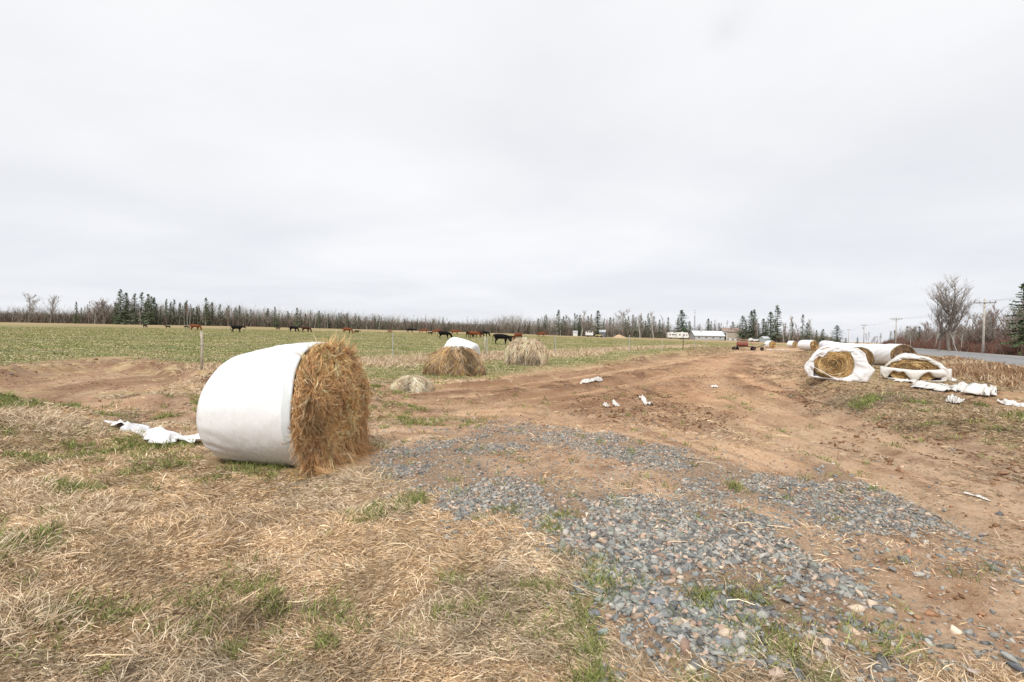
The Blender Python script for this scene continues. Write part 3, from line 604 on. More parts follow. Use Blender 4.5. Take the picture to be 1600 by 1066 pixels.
# the large stones one can tell apart
def big_stone(px, py, size, col, label, flatn=.5, seed=0):
    q = place(px, py); g_ = np.random.default_rng(900 + seed); Vs, Fs = stone_shapes(1, 500 + seed, 18)[0]
    import bmesh
    P = Vs * np.array([size, size, size * flatn / .5]); a = g_.uniform(0, 6.28); P = np.c_[P[:, 0] * math.cos(a) - P[:, 1] * math.sin(a), P[:, 0] * math.sin(a) + P[:, 1] * math.cos(a), P[:, 2]]
    me = npmesh('stone', P, Fs, np.tile(np.array(col), (len(P), 1))); bm = bmesh.new(); bm.from_mesh(me)
    bmesh.ops.bevel(bm, geom=list(bm.edges), offset=size * .05, segments=1, affect='EDGES'); bm.to_mesh(me); bm.free()
    a_ = me.color_attributes.get('Col'); 
    if a_ is None or a_.domain != 'POINT': a_ = me.color_attributes.new('Col', 'FLOAT_COLOR', 'POINT')
    cc = np.ones((len(me.vertices), 4), np.float32); cc[:, :3] = col; a_.data.foreach_set('color', cc.ravel())
    o = link('stone', me, M_STONE, loc=(q[0], q[1], q[2] + size * .18)); tag(o, label, 'stone')
for i, (a, b, s_, c_, l_) in enumerate([
    (1026, 945, .062, (.22, .24, .26), 'dark grey flat-topped stone, largest in the gravel tongue near the grass'), (1023, 975, .045, (.20, .215, .23), 'dark grey slab stone just in front of the largest flat-topped stone'),
    (930, 958, .048, (.20, .21, .25), 'dark blue stone at the left edge of the gravel beside green tufts'), (943, 990, .05, (.32, .37, .35), 'pale greenish stone half sunk in dry grass below the gravel'),
    (1157, 917, .048, (.55, .42, .30), 'peach coloured flat stone among blue gravel'), (1127, 985, .046, (.48, .33, .26), 'curved pinkish stone at the near end of the gravel'),
    (1130, 1008, .05, (.23, .26, .29), 'blue grey slab stone at the very tip of the gravel'), (1245, 1060, .062, (.17, .19, .22), 'dark slate stone in grass at the bottom edge'),
    (1215, 1058, .055, (.52, .40, .33), 'pale pink long stone beside the dark slate stone at the bottom edge'), (1080, 1050, .05, (.66, .58, .44), 'cream coloured broken stone in the dry grass near the bottom'),
    (1590, 1046, .06, (.13, .14, .16), 'near black stone in the bottom right corner of the yard'), (867, 826, .035, (.22, .25, .29), 'blue stone beside a grass tuft on a bare patch'),
    (763, 755, .035, (.55, .53, .48), 'pale rounded stone at the left side of the gravel'), (1185, 905, .04, (.38, .43, .40), 'light green grey stone on the right of the gravel tongue')]):
    big_stone(a, b, s_, c_, l_, .5, i)
# ------------------------------------------------------------------ hay bales
M_HAY = mat('hay', attr=True, rough=.85, spec=.12)
M_CORE = mat('hay_core', (.30, .19, .085), .95, noise=(9, .5, 1.5), bump=(30, 1, .05), spec=.05)  # core coloured dark so gaps between the strands look shaded
M_CORE2 = mat('hay_core_grey', (.26, .19, .12), .95, noise=(9, .5, 1.5), bump=(30, 1, .05), spec=.05)
def plastic(name, col=(.80, .81, .83), dirt=.25):
    m = mat(name, col, .36, spec=.45, bump=(5, .22, .05)); t = m.node_tree; b = t.nodes['Principled BSDF']
    co = t.nodes.new('ShaderNodeTexCoord'); n = t.nodes.new('ShaderNodeTexNoise'); n.inputs['Scale'].default_value = 3.5; n.inputs['Detail'].default_value = 7; n.inputs['Roughness'].default_value = .65
    mp = t.nodes.new('ShaderNodeMapping'); mp.inputs['Scale'].default_value = (1, 1, .35); t.links.new(co.outputs['Object'], mp.inputs[0]); t.links.new(mp.outputs[0], n.inputs['Vector'])
    r = t.nodes.new('ShaderNodeMapRange'); r.inputs[1].default_value = .54; r.inputs[2].default_value = .78; r.inputs[4].default_value = dirt; t.links.new(n.outputs[0], r.inputs[0])
    x = t.nodes.new('ShaderNodeMix'); x.data_type = 'RGBA'; x.inputs[6].default_value = (*col, 1); x.inputs[7].default_value = (.48, .45, .40, 1); t.links.new(r.outputs[0], x.inputs[0]); t.links.new(x.outputs[2], b.inputs['Base Color'])
    m2 = t.nodes.new('ShaderNodeMapping'); m2.inputs['Scale'].default_value = (9, 1.2, 1.2); t.links.new(co.outputs['Object'], m2.inputs[0]); n2 = t.nodes.new('ShaderNodeTexNoise'); n2.inputs['Scale'].default_value = 2.2; n2.inputs['Detail'].default_value = 4; n2.inputs['Distortion'].default_value = .6
    t.links.new(m2.outputs[0], n2.inputs['Vector']); bp = [q for q in t.nodes if q.type == 'BUMP'][0]; b2 = t.nodes.new('ShaderNodeBump'); b2.inputs['Strength'].default_value = .35; b2.inputs['Distance'].default_value = .03
    t.links.new(n2.outputs[0], b2.inputs['Height']); t.links.new(bp.outputs[0], b2.inputs['Normal']); t.links.new(b2.outputs[0], b.inputs['Normal'])
    sz = t.nodes.new('ShaderNodeSeparateXYZ'); t.links.new(co.outputs['Object'], sz.inputs[0]); n3 = t.nodes.new('ShaderNodeTexNoise'); n3.inputs['Scale'].default_value = 16; n3.inputs['Detail'].default_value = 6; n3.inputs['Roughness'].default_value = .75; t.links.new(co.outputs['Object'], n3.inputs['Vector'])
    r1 = t.nodes.new('ShaderNodeMapRange'); r1.inputs[1].default_value = .5; r1.inputs[2].default_value = 0; t.links.new(sz.outputs[2], r1.inputs[0]); r2 = t.nodes.new('ShaderNodeMapRange'); r2.inputs[1].default_value = .52; r2.inputs[2].default_value = .66; t.links.new(n3.outputs[0], r2.inputs[0])
    mm = t.nodes.new('ShaderNodeMath'); mm.operation = 'MULTIPLY'; t.links.new(r1.outputs[0], mm.inputs[0]); t.links.new(r2.outputs[0], mm.inputs[1]); x2 = t.nodes.new('ShaderNodeMix'); x2.data_type = 'RGBA'; t.links.new(mm.outputs[0], x2.inputs[0]); t.links.new(x.outputs[2], x2.inputs[6]); x2.inputs[7].default_value = (.50, .38, .28, 1); t.links.new(x2.outputs[2], b.inputs['Base Color'])
    return m
M_WRAP = plastic('bale_wrap'); M_WRAP2 = plastic('bale_wrap_edge', (.62, .66, .67), .2); M_SCRAP = plastic('scrap_plastic', (.72, .71, .68), .8)
GOLD = [(.86, .545, .285), (.78, .475, .235), (.89, .655, .40), (.60, .345, .155), (.33, .18, .08)]
PALE = [(.82, .66, .47), (.70, .54, .37), (.90, .76, .57), (.54, .40, .26), (.36, .25, .16)]

# --- the big bale in front: local x runs along its axis (0 = open end, negative = back), z up
BF = np.array([-2.28, 5.95]); BB = np.array([-3.43, 6.15]); ax = (BF - BB); BL = np.linalg.norm(ax); ax /= BL; brz = math.atan2(ax[1], ax[0]); BR = .775
bz = H(*((BF + BB) / 2)) - .02
def bale_sec(a, s):
    """outline at angle a (0 = local +y... up at 90deg) and place s along the axis; slumped a little at the foot"""
    y_ = np.cos(a); z_ = np.sin(a); sq = 1 + .035 * np.cos(2 * a) * 1.0
    rr = BR * sq; zz = np.where(z_ < 0, z_ * .955, z_); return y_ * rr * (1 + .04 * (z_ < 0) * (-z_)), zz * BR * 1.0
def make_wrap():
    na_, ns_ = 150, 120; s = np.linspace(0, 1, ns_); V = []
    for i, q in enumerate(s):
        # s: 0 at the cut edge, 1 at the back centre
        if q < .66: L = -.0 - (q / .66) * (BL - .12); k = 1.0
        else:
            u = (q - .66) / .34; 
            if u < .45: a = u / .45 * math.pi / 2; L = -(BL - .12) - .22 * math.sin(a); k = 1 - .22 * (1 - math.cos(a)) / 1.0
            else: L = -(BL + .10) - .02 * math.sin((u - .45) * 3); k = .78 * (1 - (u - .45) / .55) + .001
        a = np.linspace(0, 2 * math.pi, na_, endpoint=False); y_, z_ = bale_sec(a, q)
        swell = 1 + .018 * math.sin(min(q / .66, 1) * math.pi) 
        edge = .05 * np.sin(a * 2 + .8) + .02 * np.sin(a * 5) - .05 * np.exp(-((a - 1.5) / .8) ** 2) + .03 * (noise2(a * 3, a * 0, 4) - .5)      # ragged cut edge
        xx = L + edge * (1 - sstep(0, .25, np.array(q))) + 0 * a
        n_ = fbm(a * 3 + 9, q * 6 + a * 0, 3, 211) - .5
        wr = .008 * n_ * sstep(.1, .3, np.array(q)) + .008 * np.sin(a * 26 + 14 * q + 5 * n_) * sstep(.42, .62, np.array(q)) * (1 - sstep(.8, .95, np.array(q))) * sstep(.2, -.75, np.sin(a)) \
             + .003 * np.sin(a * 40 + 30 * q) * sstep(.55, .66, np.array(q)) * sstep(.1, -.6, np.sin(a))
        k2 = k * swell + wr + .006 * noise2(a * 0 + q * 11, a * 6, 4)
        step = (.010 if q > .40 else 0.0) + .0035 * ((q * 13) % 1.0)
        tp = 1 - .125 * min(q / .8, 1.0) ** 1.7; V.append(np.stack([xx, y_ * (k2 - step) * tp, z_ * (k2 - step * 1.2) * tp + BR * .955 * tp], 1))
    V = np.concatenate(V); F = np.array([(i * na_ + k, i * na_ + (k + 1) % na_, (i + 1) * na_ + (k + 1) % na_, (i + 1) * na_ + k) for i in range(ns_ - 1) for k in range(na_)])
    return V, F
root = empty('hay_bale', (BF[0], BF[1], bz), brz); tag(root, 'big round bale in white plastic, golden hay bursting from its open end', 'hay bale')
V, F = make_wrap(); wrap = link('plastic_wrap', npmesh('plastic_wrap', V, F, smooth=True), M_WRAP, root)
md = wrap.modifiers.new('thick', 'SOLIDIFY'); md.thickness = .004; md.offset = -1
# loose folded band along the cut edge
a = np.linspace(0, 2 * math.pi, 150, endpoint=False); rows = []
for j, (dx, dr) in enumerate(((-.13, .004), (-.10, .010), (-.05, .013), (.02, .012), (.05, .004), (.04, -.02))):
    y_, z_ = bale_sec(a, 0); e_ = .05 * np.sin(a * 2 + .8) + .02 * np.sin(a * 5) - .05 * np.exp(-((a - 1.5) / .8) ** 2) + .03 * (noise2(a * 3, a * 0, 4) - .5); k = 1 + (dr + .002 * np.sin(a * 19 + j) * (j > 2)) / BR
    rows.append(np.stack([dx * (.6 + .5 * np.sin(a * 1.0) ** 2) + e_, y_ * k * 1.003, z_ * k * 1.003 + BR * .955], 1))
V = np.concatenate(rows); F = np.array([(i * 150 + k, i * 150 + (k + 1) % 150, (i + 1) * 150 + (k + 1) % 150, (i + 1) * 150 + k) for i in range(5) for k in range(150)])
ed = link('wrap_edge', npmesh('wrap_edge', V, F, smooth=True), M_WRAP2, root); tag(ed, 'loose translucent folded edge of the plastic')
# knotted tail of film on the near side of the edge
def crumple(name, path, width, mat_, parent=None, seed=0, lift=.03, n=46, m=9, loc=None, amp=.35, gr=None):
    """a crumpled ribbon of plastic along a path (k,3), width may vary"""
    g_ = np.random.default_rng(seed); path = np.asarray(path, float); k = len(path); u = np.linspace(0, k - 1, n)
    C_ = np.stack([np.interp(u, np.arange(k), path[:, i]) for i in range(3)], 1); wd = np.interp(u, np.linspace(0, k - 1, len(width)), width)
    T = np.gradient(C_, axis=0); T /= np.linalg.norm(T, axis=1, keepdims=True) + 1e-9; Sd = np.cross(T, [0, 0, 1.0]); Sd /= np.linalg.norm(Sd, axis=1, keepdims=True) + 1e-9
    V = []; ss = np.linspace(-1, 1, m); sc = g_.uniform(0, 99)
    for i in range(n):
        jit = (noise2(ss * 1.7 + sc, ss * 0 + i * .33, seed) - .5); jit2 = noise2(ss * 4 + sc, ss * 0 + i * .6, seed + 3) - .5
        off = ss * (1 + amp * jit) + .25 * math.sin(i * .5 + sc) * amp; hz = lift * (.25 + 1.7 * noise2(ss * 1.6 + sc, ss * 0 + i * .26, seed + 7) ** 1.5 + .6 * (noise2(ss * 3 + sc, ss * 0 + i * .35, seed + 8) - .5)) * (1 - .6 * np.abs(ss) ** 2)
        wj = wd[i] * (1 + .5 * (noise2(np.array([i * .7]), np.array([sc]), seed + 9)[0] - .5))
        for q in range(m):
            p = C_[i] + Sd[i] * off[q] * wj * .5 + T[i] * jit2[q] * wd[i] * .2; V.append((p[0], p[1], p[2] + max(hz[q], .004)))
    if gr is not None:
        V = np.array(V); base_ = np.repeat(C_[:, 2], m); V[:, 2] += height(V[:, 0] + gr[0], V[:, 1] + gr[1]) - gr[2] + .008 - base_
    F = np.array([(i * m + q, i * m + q + 1, (i + 1) * m + q + 1, (i + 1) * m + q) for i in range(n - 1) for q in range(m - 1)])
    o = link(name, npmesh(name, np.array(V), F, smooth=True), mat_, parent, loc); md = o.modifiers.new('thick', 'SOLIDIFY'); md.thickness = .004; md.offset = 0
    return o
kn = MB(); 
a_k = 3.55                           # on the side that faces the viewer
ky, kz = bale_sec(np.array([a_k]), 0)
# hay end: core plus locks of strands
def disc_core():
    V = []; na_ = 96; rr = np.linspace(1, 0, 22); 
    a = np.linspace(0, 2 * math.pi, na_, endpoint=False); y_, z_ = bale_sec(a, 0)
    for lx, k in ((-.35, .975), (0.0, .97), (.12, .96)):
        V.append(np.stack([np.full(na_, lx), y_ * k, z_ * k + BR * .955], 1))
    for q in rr[1:]:
        bul = .10 + .07 * (1 - q ** 2.2) + .05 * (fbm(y_ * q * 5 + 4, z_ * q * 5, 3, 221) - .5) - .07 * math.exp(-(q / .18) ** 2)
        V.append(np.stack([np.zeros(na_) + bul, y_ * q * .96, z_ * q * .96 + BR * .955], 1))
    n = len(V); V = np.concatenate(V); V[:, 0] -= .10 * sstep(.80, 1.5, V[:, 2]) * (V[:, 0] > 0)
    F = np.array([(i * na_ + k, i * na_ + (k + 1) % na_, (i + 1) * na_ + (k + 1) % na_, (i + 1) * na_ + k) for i in range(n - 1) for k in range(na_)]); return V, F
V, F = disc_core(); hay = link('hay', npmesh('hay_core', V, F, smooth=True), M_CORE, root); tag(hay, 'packed golden brown hay bulging from the open end')
g_ = np.random.default_rng(31)
def locks(nl, per, gen, cols, wts, width, spread, jit=.13, dark=None):
    """nl locks of per strands each; gen -> (nl,k,3) centre paths; colours per lock"""
    P = gen(nl); k = P.shape[1]; Cl = pal(cols, nl, wts, .1, g_)
    if dark is not None: Cl = Cl * dark(P)[:, None]
    P = np.repeat(P, per, 0); n = len(P); C = np.repeat(Cl, per, 0) * (1 + g_.normal(0, jit, (n, 1)).clip(-.4, .12))
    o1 = g_.normal(0, spread, (n, 1, 3)); o2 = g_.normal(0, spread, (n, 1, 3)); t = np.linspace(0, 1, k)[None, :, None]
    P = P + o1 * (1 - t) * .8 + o2 * t * 1.5 + g_.normal(0, spread * .25, P.shape)
    return strips(P, width * g_.uniform(.6, 1.4, n), np.clip(C, .02, .9), g_)
def face_gen(nl, k=6):
    rho = np.sqrt(g_.uniform(0, 1, nl)) * .96; ph = g_.uniform(0, 2 * math.pi, nl); L = g_.uniform(.10, .34, nl) * (.5 + rho * .6)
    y = rho * BR * np.cos(ph); z = rho * BR * .97 * np.sin(ph) + BR * .955
    sg = np.where(g_.random(nl) < .5, 1, -1); P = np.zeros((nl, k, 3)); tilt = g_.normal(0, .45, nl)
    base = .13 + .08 * (1 - rho ** 2.2) - .06 * np.exp(-(rho / .18) ** 2) + g_.uniform(-.02, .03, nl) + .14 * (fbm(y * 4 + 3, z * 3, 3, 227) - .5); sag = np.clip((.95 - z) / 1.1 + .25, .0, 1) * g_.uniform(.3, 1.3, nl)
    dy, dz = -np.sin(ph + tilt) * sg, np.cos(ph + tilt) * sg
    dz = np.where((dz > 0) & (g_.random(nl) < .6), -dz, dz) ; dy, dz = dy * (1 - .65 * sag), dz * (1 - sag) - sag * 1.0
    nn = np.hypot(dy, dz) + 1e-6; dy, dz = dy / nn, dz / nn
    P[:, 0] = np.stack([base, y, z], 1); st = L / (k - 1); curl = g_.normal(0, .22, nl)
    for i in range(1, k):
        c_, s_ = np.cos(curl), np.sin(curl); dy, dz = dy * c_ - dz * s_, dy * s_ + dz * c_
        P[:, i, 1] = P[:, i - 1, 1] + dy * st; P[:, i, 2] = P[:, i - 1, 2] + dz * st
        rr = np.hypot(P[:, i, 1], P[:, i, 2] - BR * .955) / BR
        P[:, i, 0] = .13 + .08 * (1 - np.minimum(rr, 1) ** 2.2) + (base - (.13 + .08 * (1 - rho ** 2.2))) + .015 * i * g_.random(nl)
    P[..., 0] -= .10 * sstep(.80, 1.5, P[..., 2]); P[..., 2] = np.maximum(P[..., 2], .015 + .02 * g_.random((nl, 1))); return P
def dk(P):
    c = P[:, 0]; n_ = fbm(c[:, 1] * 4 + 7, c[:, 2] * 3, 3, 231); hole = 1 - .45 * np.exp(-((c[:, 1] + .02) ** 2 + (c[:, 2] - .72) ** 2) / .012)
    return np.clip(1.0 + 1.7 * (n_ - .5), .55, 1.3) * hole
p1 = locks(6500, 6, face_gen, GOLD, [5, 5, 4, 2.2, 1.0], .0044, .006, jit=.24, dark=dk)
def rim_gen(nl, k=6):                   # strands curving over the rim, some standing off it
    a = g_.uniform(-.9, math.pi + 1.2, nl); y, z = bale_sec(a, 0); k0 = g_.uniform(.94, .985, nl); P = np.zeros((nl, k, 3)); L = g_.uniform(.08, .22, nl)
    P[:, 0] = np.stack([g_.uniform(.06, .15, nl), y * k0, z * k0 + BR * .955], 1); sg = np.where(g_.random(nl) < .5, 1, -1)
    for i in range(1, k):
        aa = a + sg * L * i / (k - 1) / BR; y, z = bale_sec(aa, 0); kk = k0 + g_.normal(0, .012, nl) + .010 * i * (g_.random(nl) < .2)
        P[:, i] = np.stack([P[:, i - 1, 0] + g_.uniform(-.008, .02, nl), y * kk, z * kk + BR * .955 - .003 * i], 1)
    P[..., 0] -= .07 * sstep(.80, 1.5, P[..., 2]); return P
p2 = locks(800, 5, rim_gen, GOLD, [5, 4, 5, 2, 1], .0042, .006)
def skirt_gen(nl, k=6):                 # hanging to the ground and spreading on it
    y = g_.uniform(-.62, .66, nl); z0 = g_.uniform(.1, .75, nl); P = np.zeros((nl, k, 3)); x0 = g_.uniform(.12, .21, nl) - .06 * (y < -.45)
    reach = np.abs(g_.normal(0, .13, nl)) * np.where(z0 < .4, 1, .35)
    for i in range(k):
        t = i / (k - 1); P[:, i] = np.stack([x0 + reach * t ** 2.5, y + g_.normal(0, .012, nl) * i, np.maximum(z0 * (1 - t ** .8 * g_.uniform(.5, 1.05, nl)), .012 + .03 * g_.random(nl))], 1)
    return P
p3 = locks(1500, 5, skirt_gen, GOLD, [5, 5, 3, 3, 1.5], .0042, .012)
def under_gen(nl, k=5):                 # loose hay lying in front of the wrap's foot and round the face
    th = g_.uniform(0, 6.28, nl); cxx = g_.uniform(-.45, .62, nl); cyy = np.where(cxx < .05, g_.uniform(-.74, -.40, nl), g_.uniform(-.85, .75, nl)); P = np.zeros((nl, k, 3)); L = g_.uniform(.06, .2, nl)
    fl = g_.random(nl) < np.exp(-((cxx - .15) / .5) ** 2)
    hgt = np.abs(g_.normal(0, .035, nl)) * np.exp(-((cxx - .1) / .25) ** 2)
    for i in range(k):
        t = i / (k - 1) - .5; P[:, i] = np.stack([cxx + np.cos(th) * L * t, cyy + np.sin(th) * L * t + .01 * np.sin(t * 9), .02 + hgt + .006 * g_.random(nl)], 1)
    return P[fl]
def under2(nl): 
    P = under_gen(int(nl)); return P
_P = under_gen(2600); nl_ = len(_P); p4 = locks(nl_, 4, lambda n: _P, [(.55, .36, .16), (.66, .47, .24), (.42, .26, .11)], None, .004, .012)
v, f, c = merge([p1, p2, p3, p4]); st_ = link('hay_strands', npmesh('hay_strands', v, f, c), M_HAY, hay); tag(st_, 'loose golden strands hanging from the open hay face')
# knot and a thread of film across the hay
tail = crumple('wrap_tail', [(.02, -.70, .86), (.05, -.735, .83), (.10, -.74, .80), (.15, -.70, .83)], (.05, .11, .08, .02), M_WRAP2, root, seed=5, lift=.03, n=14, m=5)
th = MB(); th.tube([(.08, -.66, 1.10), (.17, -.50, 1.125), (.22, -.35, 1.12)], .0035, 4); th.build('film_thread', M_WRAP2, root)

# --- generic slumped heap of hay (world-space centre, outline radii, height)
def heap(name, label, cen, rx, ry, hh, cols, wts, nlock, core=M_CORE2, p=2.4, seed=3, rz=0.0, width=.008, down=.9, cat='hay pile', darkc=None, per=5, spread=.016, Lk=(.15, .45), parent=None, flat_front=None, lumps=.09, pw=.55):
    global g_
    g_ = np.random.default_rng(seed); o = empty(name, cen, rz) if parent is None else parent
    if parent is None: tag(o, label, cat)
    def surf(u, a):          # u 0 top .. 1 foot
        rr = np.sin(u * math.pi / 2) ** (1 / 1.15); zz = hh * (1 - rr ** p).clip(0) ** pw
        n_ = 1 + lumps * 2 * (fbm(np.cos(a) * 1.6 + 5, np.sin(a) * 1.6 + u * 2.2, 3, seed + 1) - .5)
        return np.stack([rx * rr * np.cos(a) * n_, ry * rr * np.sin(a) * n_, zz * n_], -1)
    na_ = 64; U = np.linspace(0.001, 1.0, 26); A = np.linspace(0, 2 * math.pi, na_, endpoint=False); V = np.concatenate([surf(np.full(na_, u), A) * .96 for u in U])
    F = np.array([(i * na_ + k, (i + 1) * na_ + k, (i + 1) * na_ + (k + 1) % na_, i * na_ + (k + 1) % na_) for i in range(len(U) - 1) for k in range(na_)])
    V[:, 2] -= .03
    b = link('hay', npmesh('hay_core', V, F, smooth=True), core, o)
    def gen(nl, k=5):
        u = np.sqrt(g_.uniform(.0, 1, nl)) * .97; a = g_.uniform(0, 2 * math.pi, nl); P = np.zeros((nl, k, 3)); L = g_.uniform(*Lk, nl) / max(rx, hh) * .75; da = g_.normal(0, .45, nl) + .35 * (fbm(a * 2, u * 3, 2, seed + 5) - .5); off = g_.uniform(.97, 1.05, nl); L = L * np.where(g_.random(nl) < .25, -.6, 1)
        for i in range(k):
            q = surf(np.minimum(u + L * down * i / (k - 1), 1.0).clip(0, 1), a + da * L * i / (k - 1) * 2); P[:, i] = q * off[:, None] * (1 + .006 * i)
        P[..., 2] = np.maximum(P[..., 2], .0); return P
    def dkf(P):
        c_ = P[:, 0]; n_ = fbm(np.arctan2(c_[:, 1], c_[:, 0]) * 2.4 + seed, c_[:, 2] * 1.3, 3, seed + 9); return np.clip(.95 + 2.2 * (n_ - .5), .4, 1.4) * (darkc(c_) if darkc else 1)
    v, f, c = locks(nlock, per, gen, cols, wts, width, spread, dark=dkf); s_ = link('hay_strands', npmesh('hay_strands', v, f, c), M_HAY, b); return o
BRN = [(.62, .43, .23), (.46, .32, .19), (.72, .56, .35), (.32, .21, .12), (.54, .43, .31), (.66, .41, .17)]
c0 = place(706, 588); heap('hay_pile', 'collapsed brown hay bale slumped in front of the white wrapped bale', (c0[0], c0[1] + .8, c0[2] - .02), 1.17, .85, 1.05, BRN, None, 3000, seed=41, p=2.6, pw=.62, darkc=lambda c_: 1 - .3 * np.exp(-((c_[:, 0] - .2) / .3) ** 2) * (c_[:, 2] < .7))
c0 = place(739, 586); heap('hay_pile', 'small pale loose heap of hay at the foot of the white wrapped bale', (c0[0], c0[1] + .45, c0[2] - .02), .45, .4, .52, PALE, None, 700, seed=42)
c0 = place(640, 611); heap('hay_pile', 'low pale mound of bleached hay on the dirt edge near the big bale', (c0[0], c0[1] + .35, c0[2] - .03), .58, .42, .40, [(.82, .68, .49), (.72, .57, .39), (.88, .75, .57), (.58, .44, .28)], [5, 3, 4, 1], 1300, seed=43, lumps=.12, width=.008)
c0 = place(823, 571.5); heap('hay_pile', 'round pale bleached hay bale without wrap, beyond the collapsed brown one', (c0[0], c0[1] + 1.0, c0[2] - .02), 1.13, 1.0, 1.36, PALE, [4, 4, 4, 1.5, 1], 2800, seed=44, p=3.0, pw=.45,
     darkc=lambda c_: 1 - .62 * np.exp(-((c_[:, 2] - .45 + .55 * c_[:, 0] ** 2) / .22) ** 2) * (c_[:, 1] < 0) * 1.0 * (np.abs(c_[:, 0]) < .95))  # shade of a front opening painted into the strand colours
c0 = place(30, 668)
# --- wrapped bales -----------------------------------------------------
def wrapped(L, Rr_, seed=0, open_end=True, squash=.93, na_=48, slack=.0):
    """white wrapped drum, local x = axis, open end at +x; foot at z 0"""
    g2 = np.random.default_rng(seed); prof = [(0, 1.0), (-.04, 1.02), (-L * .3, 1.025), (-L * .7, 1.02), (-L * .90, 1.0), (-L * .98, .93), (-L * 1.02, .8), (-L * 1.03, .5), (-L * 1.03, .02)]
    if not open_end: prof = [(.03, .02), (.03, .5), (.02, .8), (-.02, .93), (-L * .10, 1.0)] + prof[2:]
    pr = np.array(prof); u = np.linspace(0, len(pr) - 1, 34); px_ = np.interp(u, np.arange(len(pr)), pr[:, 0]); pk = np.interp(u, np.arange(len(pr)), pr[:, 1]); A = np.linspace(0, 2 * math.pi, na_, endpoint=False); V = []
    for i in range(len(u)):
        n_ = .05 * (noise2(A * 1.5 + seed, A * 0 + px_[i] * 3, seed) - .5) + .012 * np.sin(A * 13 + px_[i] * 9 + seed); k = pk[i] * Rr_ * (1 + n_)
        V.append(np.stack([px_[i] + .03 * np.sin(A * 3 + seed) * (i < 2), np.cos(A) * k * 1.03, np.sin(A) * k * squash + Rr_ * squash], 1))
    V = np.concatenate(V); V[:, 2] = np.maximum(V[:, 2], 0)
    F = np.array([(i * na_ + k, i * na_ + (k + 1) % na_, (i + 1) * na_ + (k + 1) % na_, (i + 1) * na_ + k) for i in range(len(u) - 1) for k in range(na_)]); return V, F
def hay_disc(parent, Rr_, squash=.93, x0=-.03, seed=0, swirl=True, k_=.97, cols=GOLD, n=900, width=.012):
    """rolled hay end with spiral strands, facing +x"""
    global g_
    g_ = np.random.default_rng(seed); na_ = 48; A = np.linspace(0, 2 * math.pi, na_, endpoint=False); V = []
    for q, b in ((1, -.35), (1, 0), (.95, .03), (.7, .05), (.4, .06), (.02, .03)): V.append(np.stack([np.full(na_, x0 + b), np.cos(A) * Rr_ * k_ * q, np.sin(A) * Rr_ * k_ * q * squash + Rr_ * squash], 1))
    V = np.concatenate(V); F = np.array([(i * na_ + k, i * na_ + (k + 1) % na_, (i + 1) * na_ + (k + 1) % na_, (i + 1) * na_ + k) for i in range(5) for k in range(na_)])
    b = link('hay', npmesh('hay_core', V, F, smooth=True), M_CORE, parent)
    def gen(nl, k=5):
        rho = np.sqrt(g_.uniform(0.01, 1, nl)) * .96; rho = (np.round(rho * 11 + .9 * g_.normal(size=nl)) / 11).clip(.04, .98); ph = g_.uniform(0, 6.283, nl); L = g_.uniform(.12, .4, nl); P = np.zeros((nl, k, 3)); b_ = g_.uniform(0, .03, nl)
        for i in range(k):
            a = ph + L * i / (k - 1) / (rho * Rr_ + .05); rr = rho * Rr_ * k_ * (1 + .03 * np.sin(3 * a + seed)) * (1 + .01 * g_.normal(size=nl)); P[:, i] = np.stack([x0 + .035 + .03 * (1 - rho) + b_, np.cos(a) * rr, np.sin(a) * rr * squash + Rr_ * squash], 1)
        return P
    def dkf(P):
        c_ = P[:, 0]; rr = np.hypot(c_[:, 1], c_[:, 2] - Rr_ * squash) / Rr_; return np.clip(1.0 + .12 * np.sin(rr * 38 + 9 * fbm(c_[:, 1] * 3, c_[:, 2] * 3, 3, seed)) + 1.7 * (fbm(c_[:, 1] * 5, c_[:, 2] * 5, 3, seed + 2) - .5), .4, 1.4) * (.6 + .4 * sstep(0, .35, rr))
    v, f, c = locks(n, 3, gen, cols, [5, 4, 3, 3, 2], width, .012, dark=dkf); link('hay_strands', npmesh('hay_strands', v, f, c), M_HAY, b)
OLDG = [(.74, .50, .24), (.62, .40, .18), (.82, .61, .34), (.44, .27, .12), (.28, .17, .08)]
def simple_bale(px, py, L, Rr_, rz, label, seed, group=None, openhay=True, squash=.93, dx=0):
    c0 = place(px, py); o = empty('wrapped_bale', (c0[0], c0[1], c0[2] - .03), rz); tag(o, label, 'hay bale', group)
    V, F = wrapped(L, Rr_, seed, openhay, squash); w = link('plastic_wrap', npmesh('plastic_wrap', V, F, smooth=True), M_WRAP, o); md = w.modifiers.new('thick', 'SOLIDIFY'); md.thickness = .012
    if openhay: hay_disc(o, Rr_, squash, seed=seed, cols=OLDG, n=350, width=.03)
    return o
# the white one behind the collapsed heap (tilted), its open side to the heap
o = simple_bale(733, 579, 1.25, .60, R(-25), 'white wrapped bale leaning behind the collapsed brown hay pile', 51, None, False, 1.05); o.rotation_euler = (0, R(15), R(-25)); o.location.z += -.02; o.location.y += .3
# far bales by the end of the track
simple_bale(1207, 544.5, 1.15, .68, R(-78), 'far white wrapped bale with one hay end, alone beside the red wagon', 52)
simple_bale(1242, 543, 1.2, .66, R(-68), 'far white wrapped bale standing alone between its neighbour and the long row', 53)
simple_bale(1272, 547.5, 1.9, .70, R(-72), 'white wrapped bale with orange hay end at the far tip of the long row', 54)
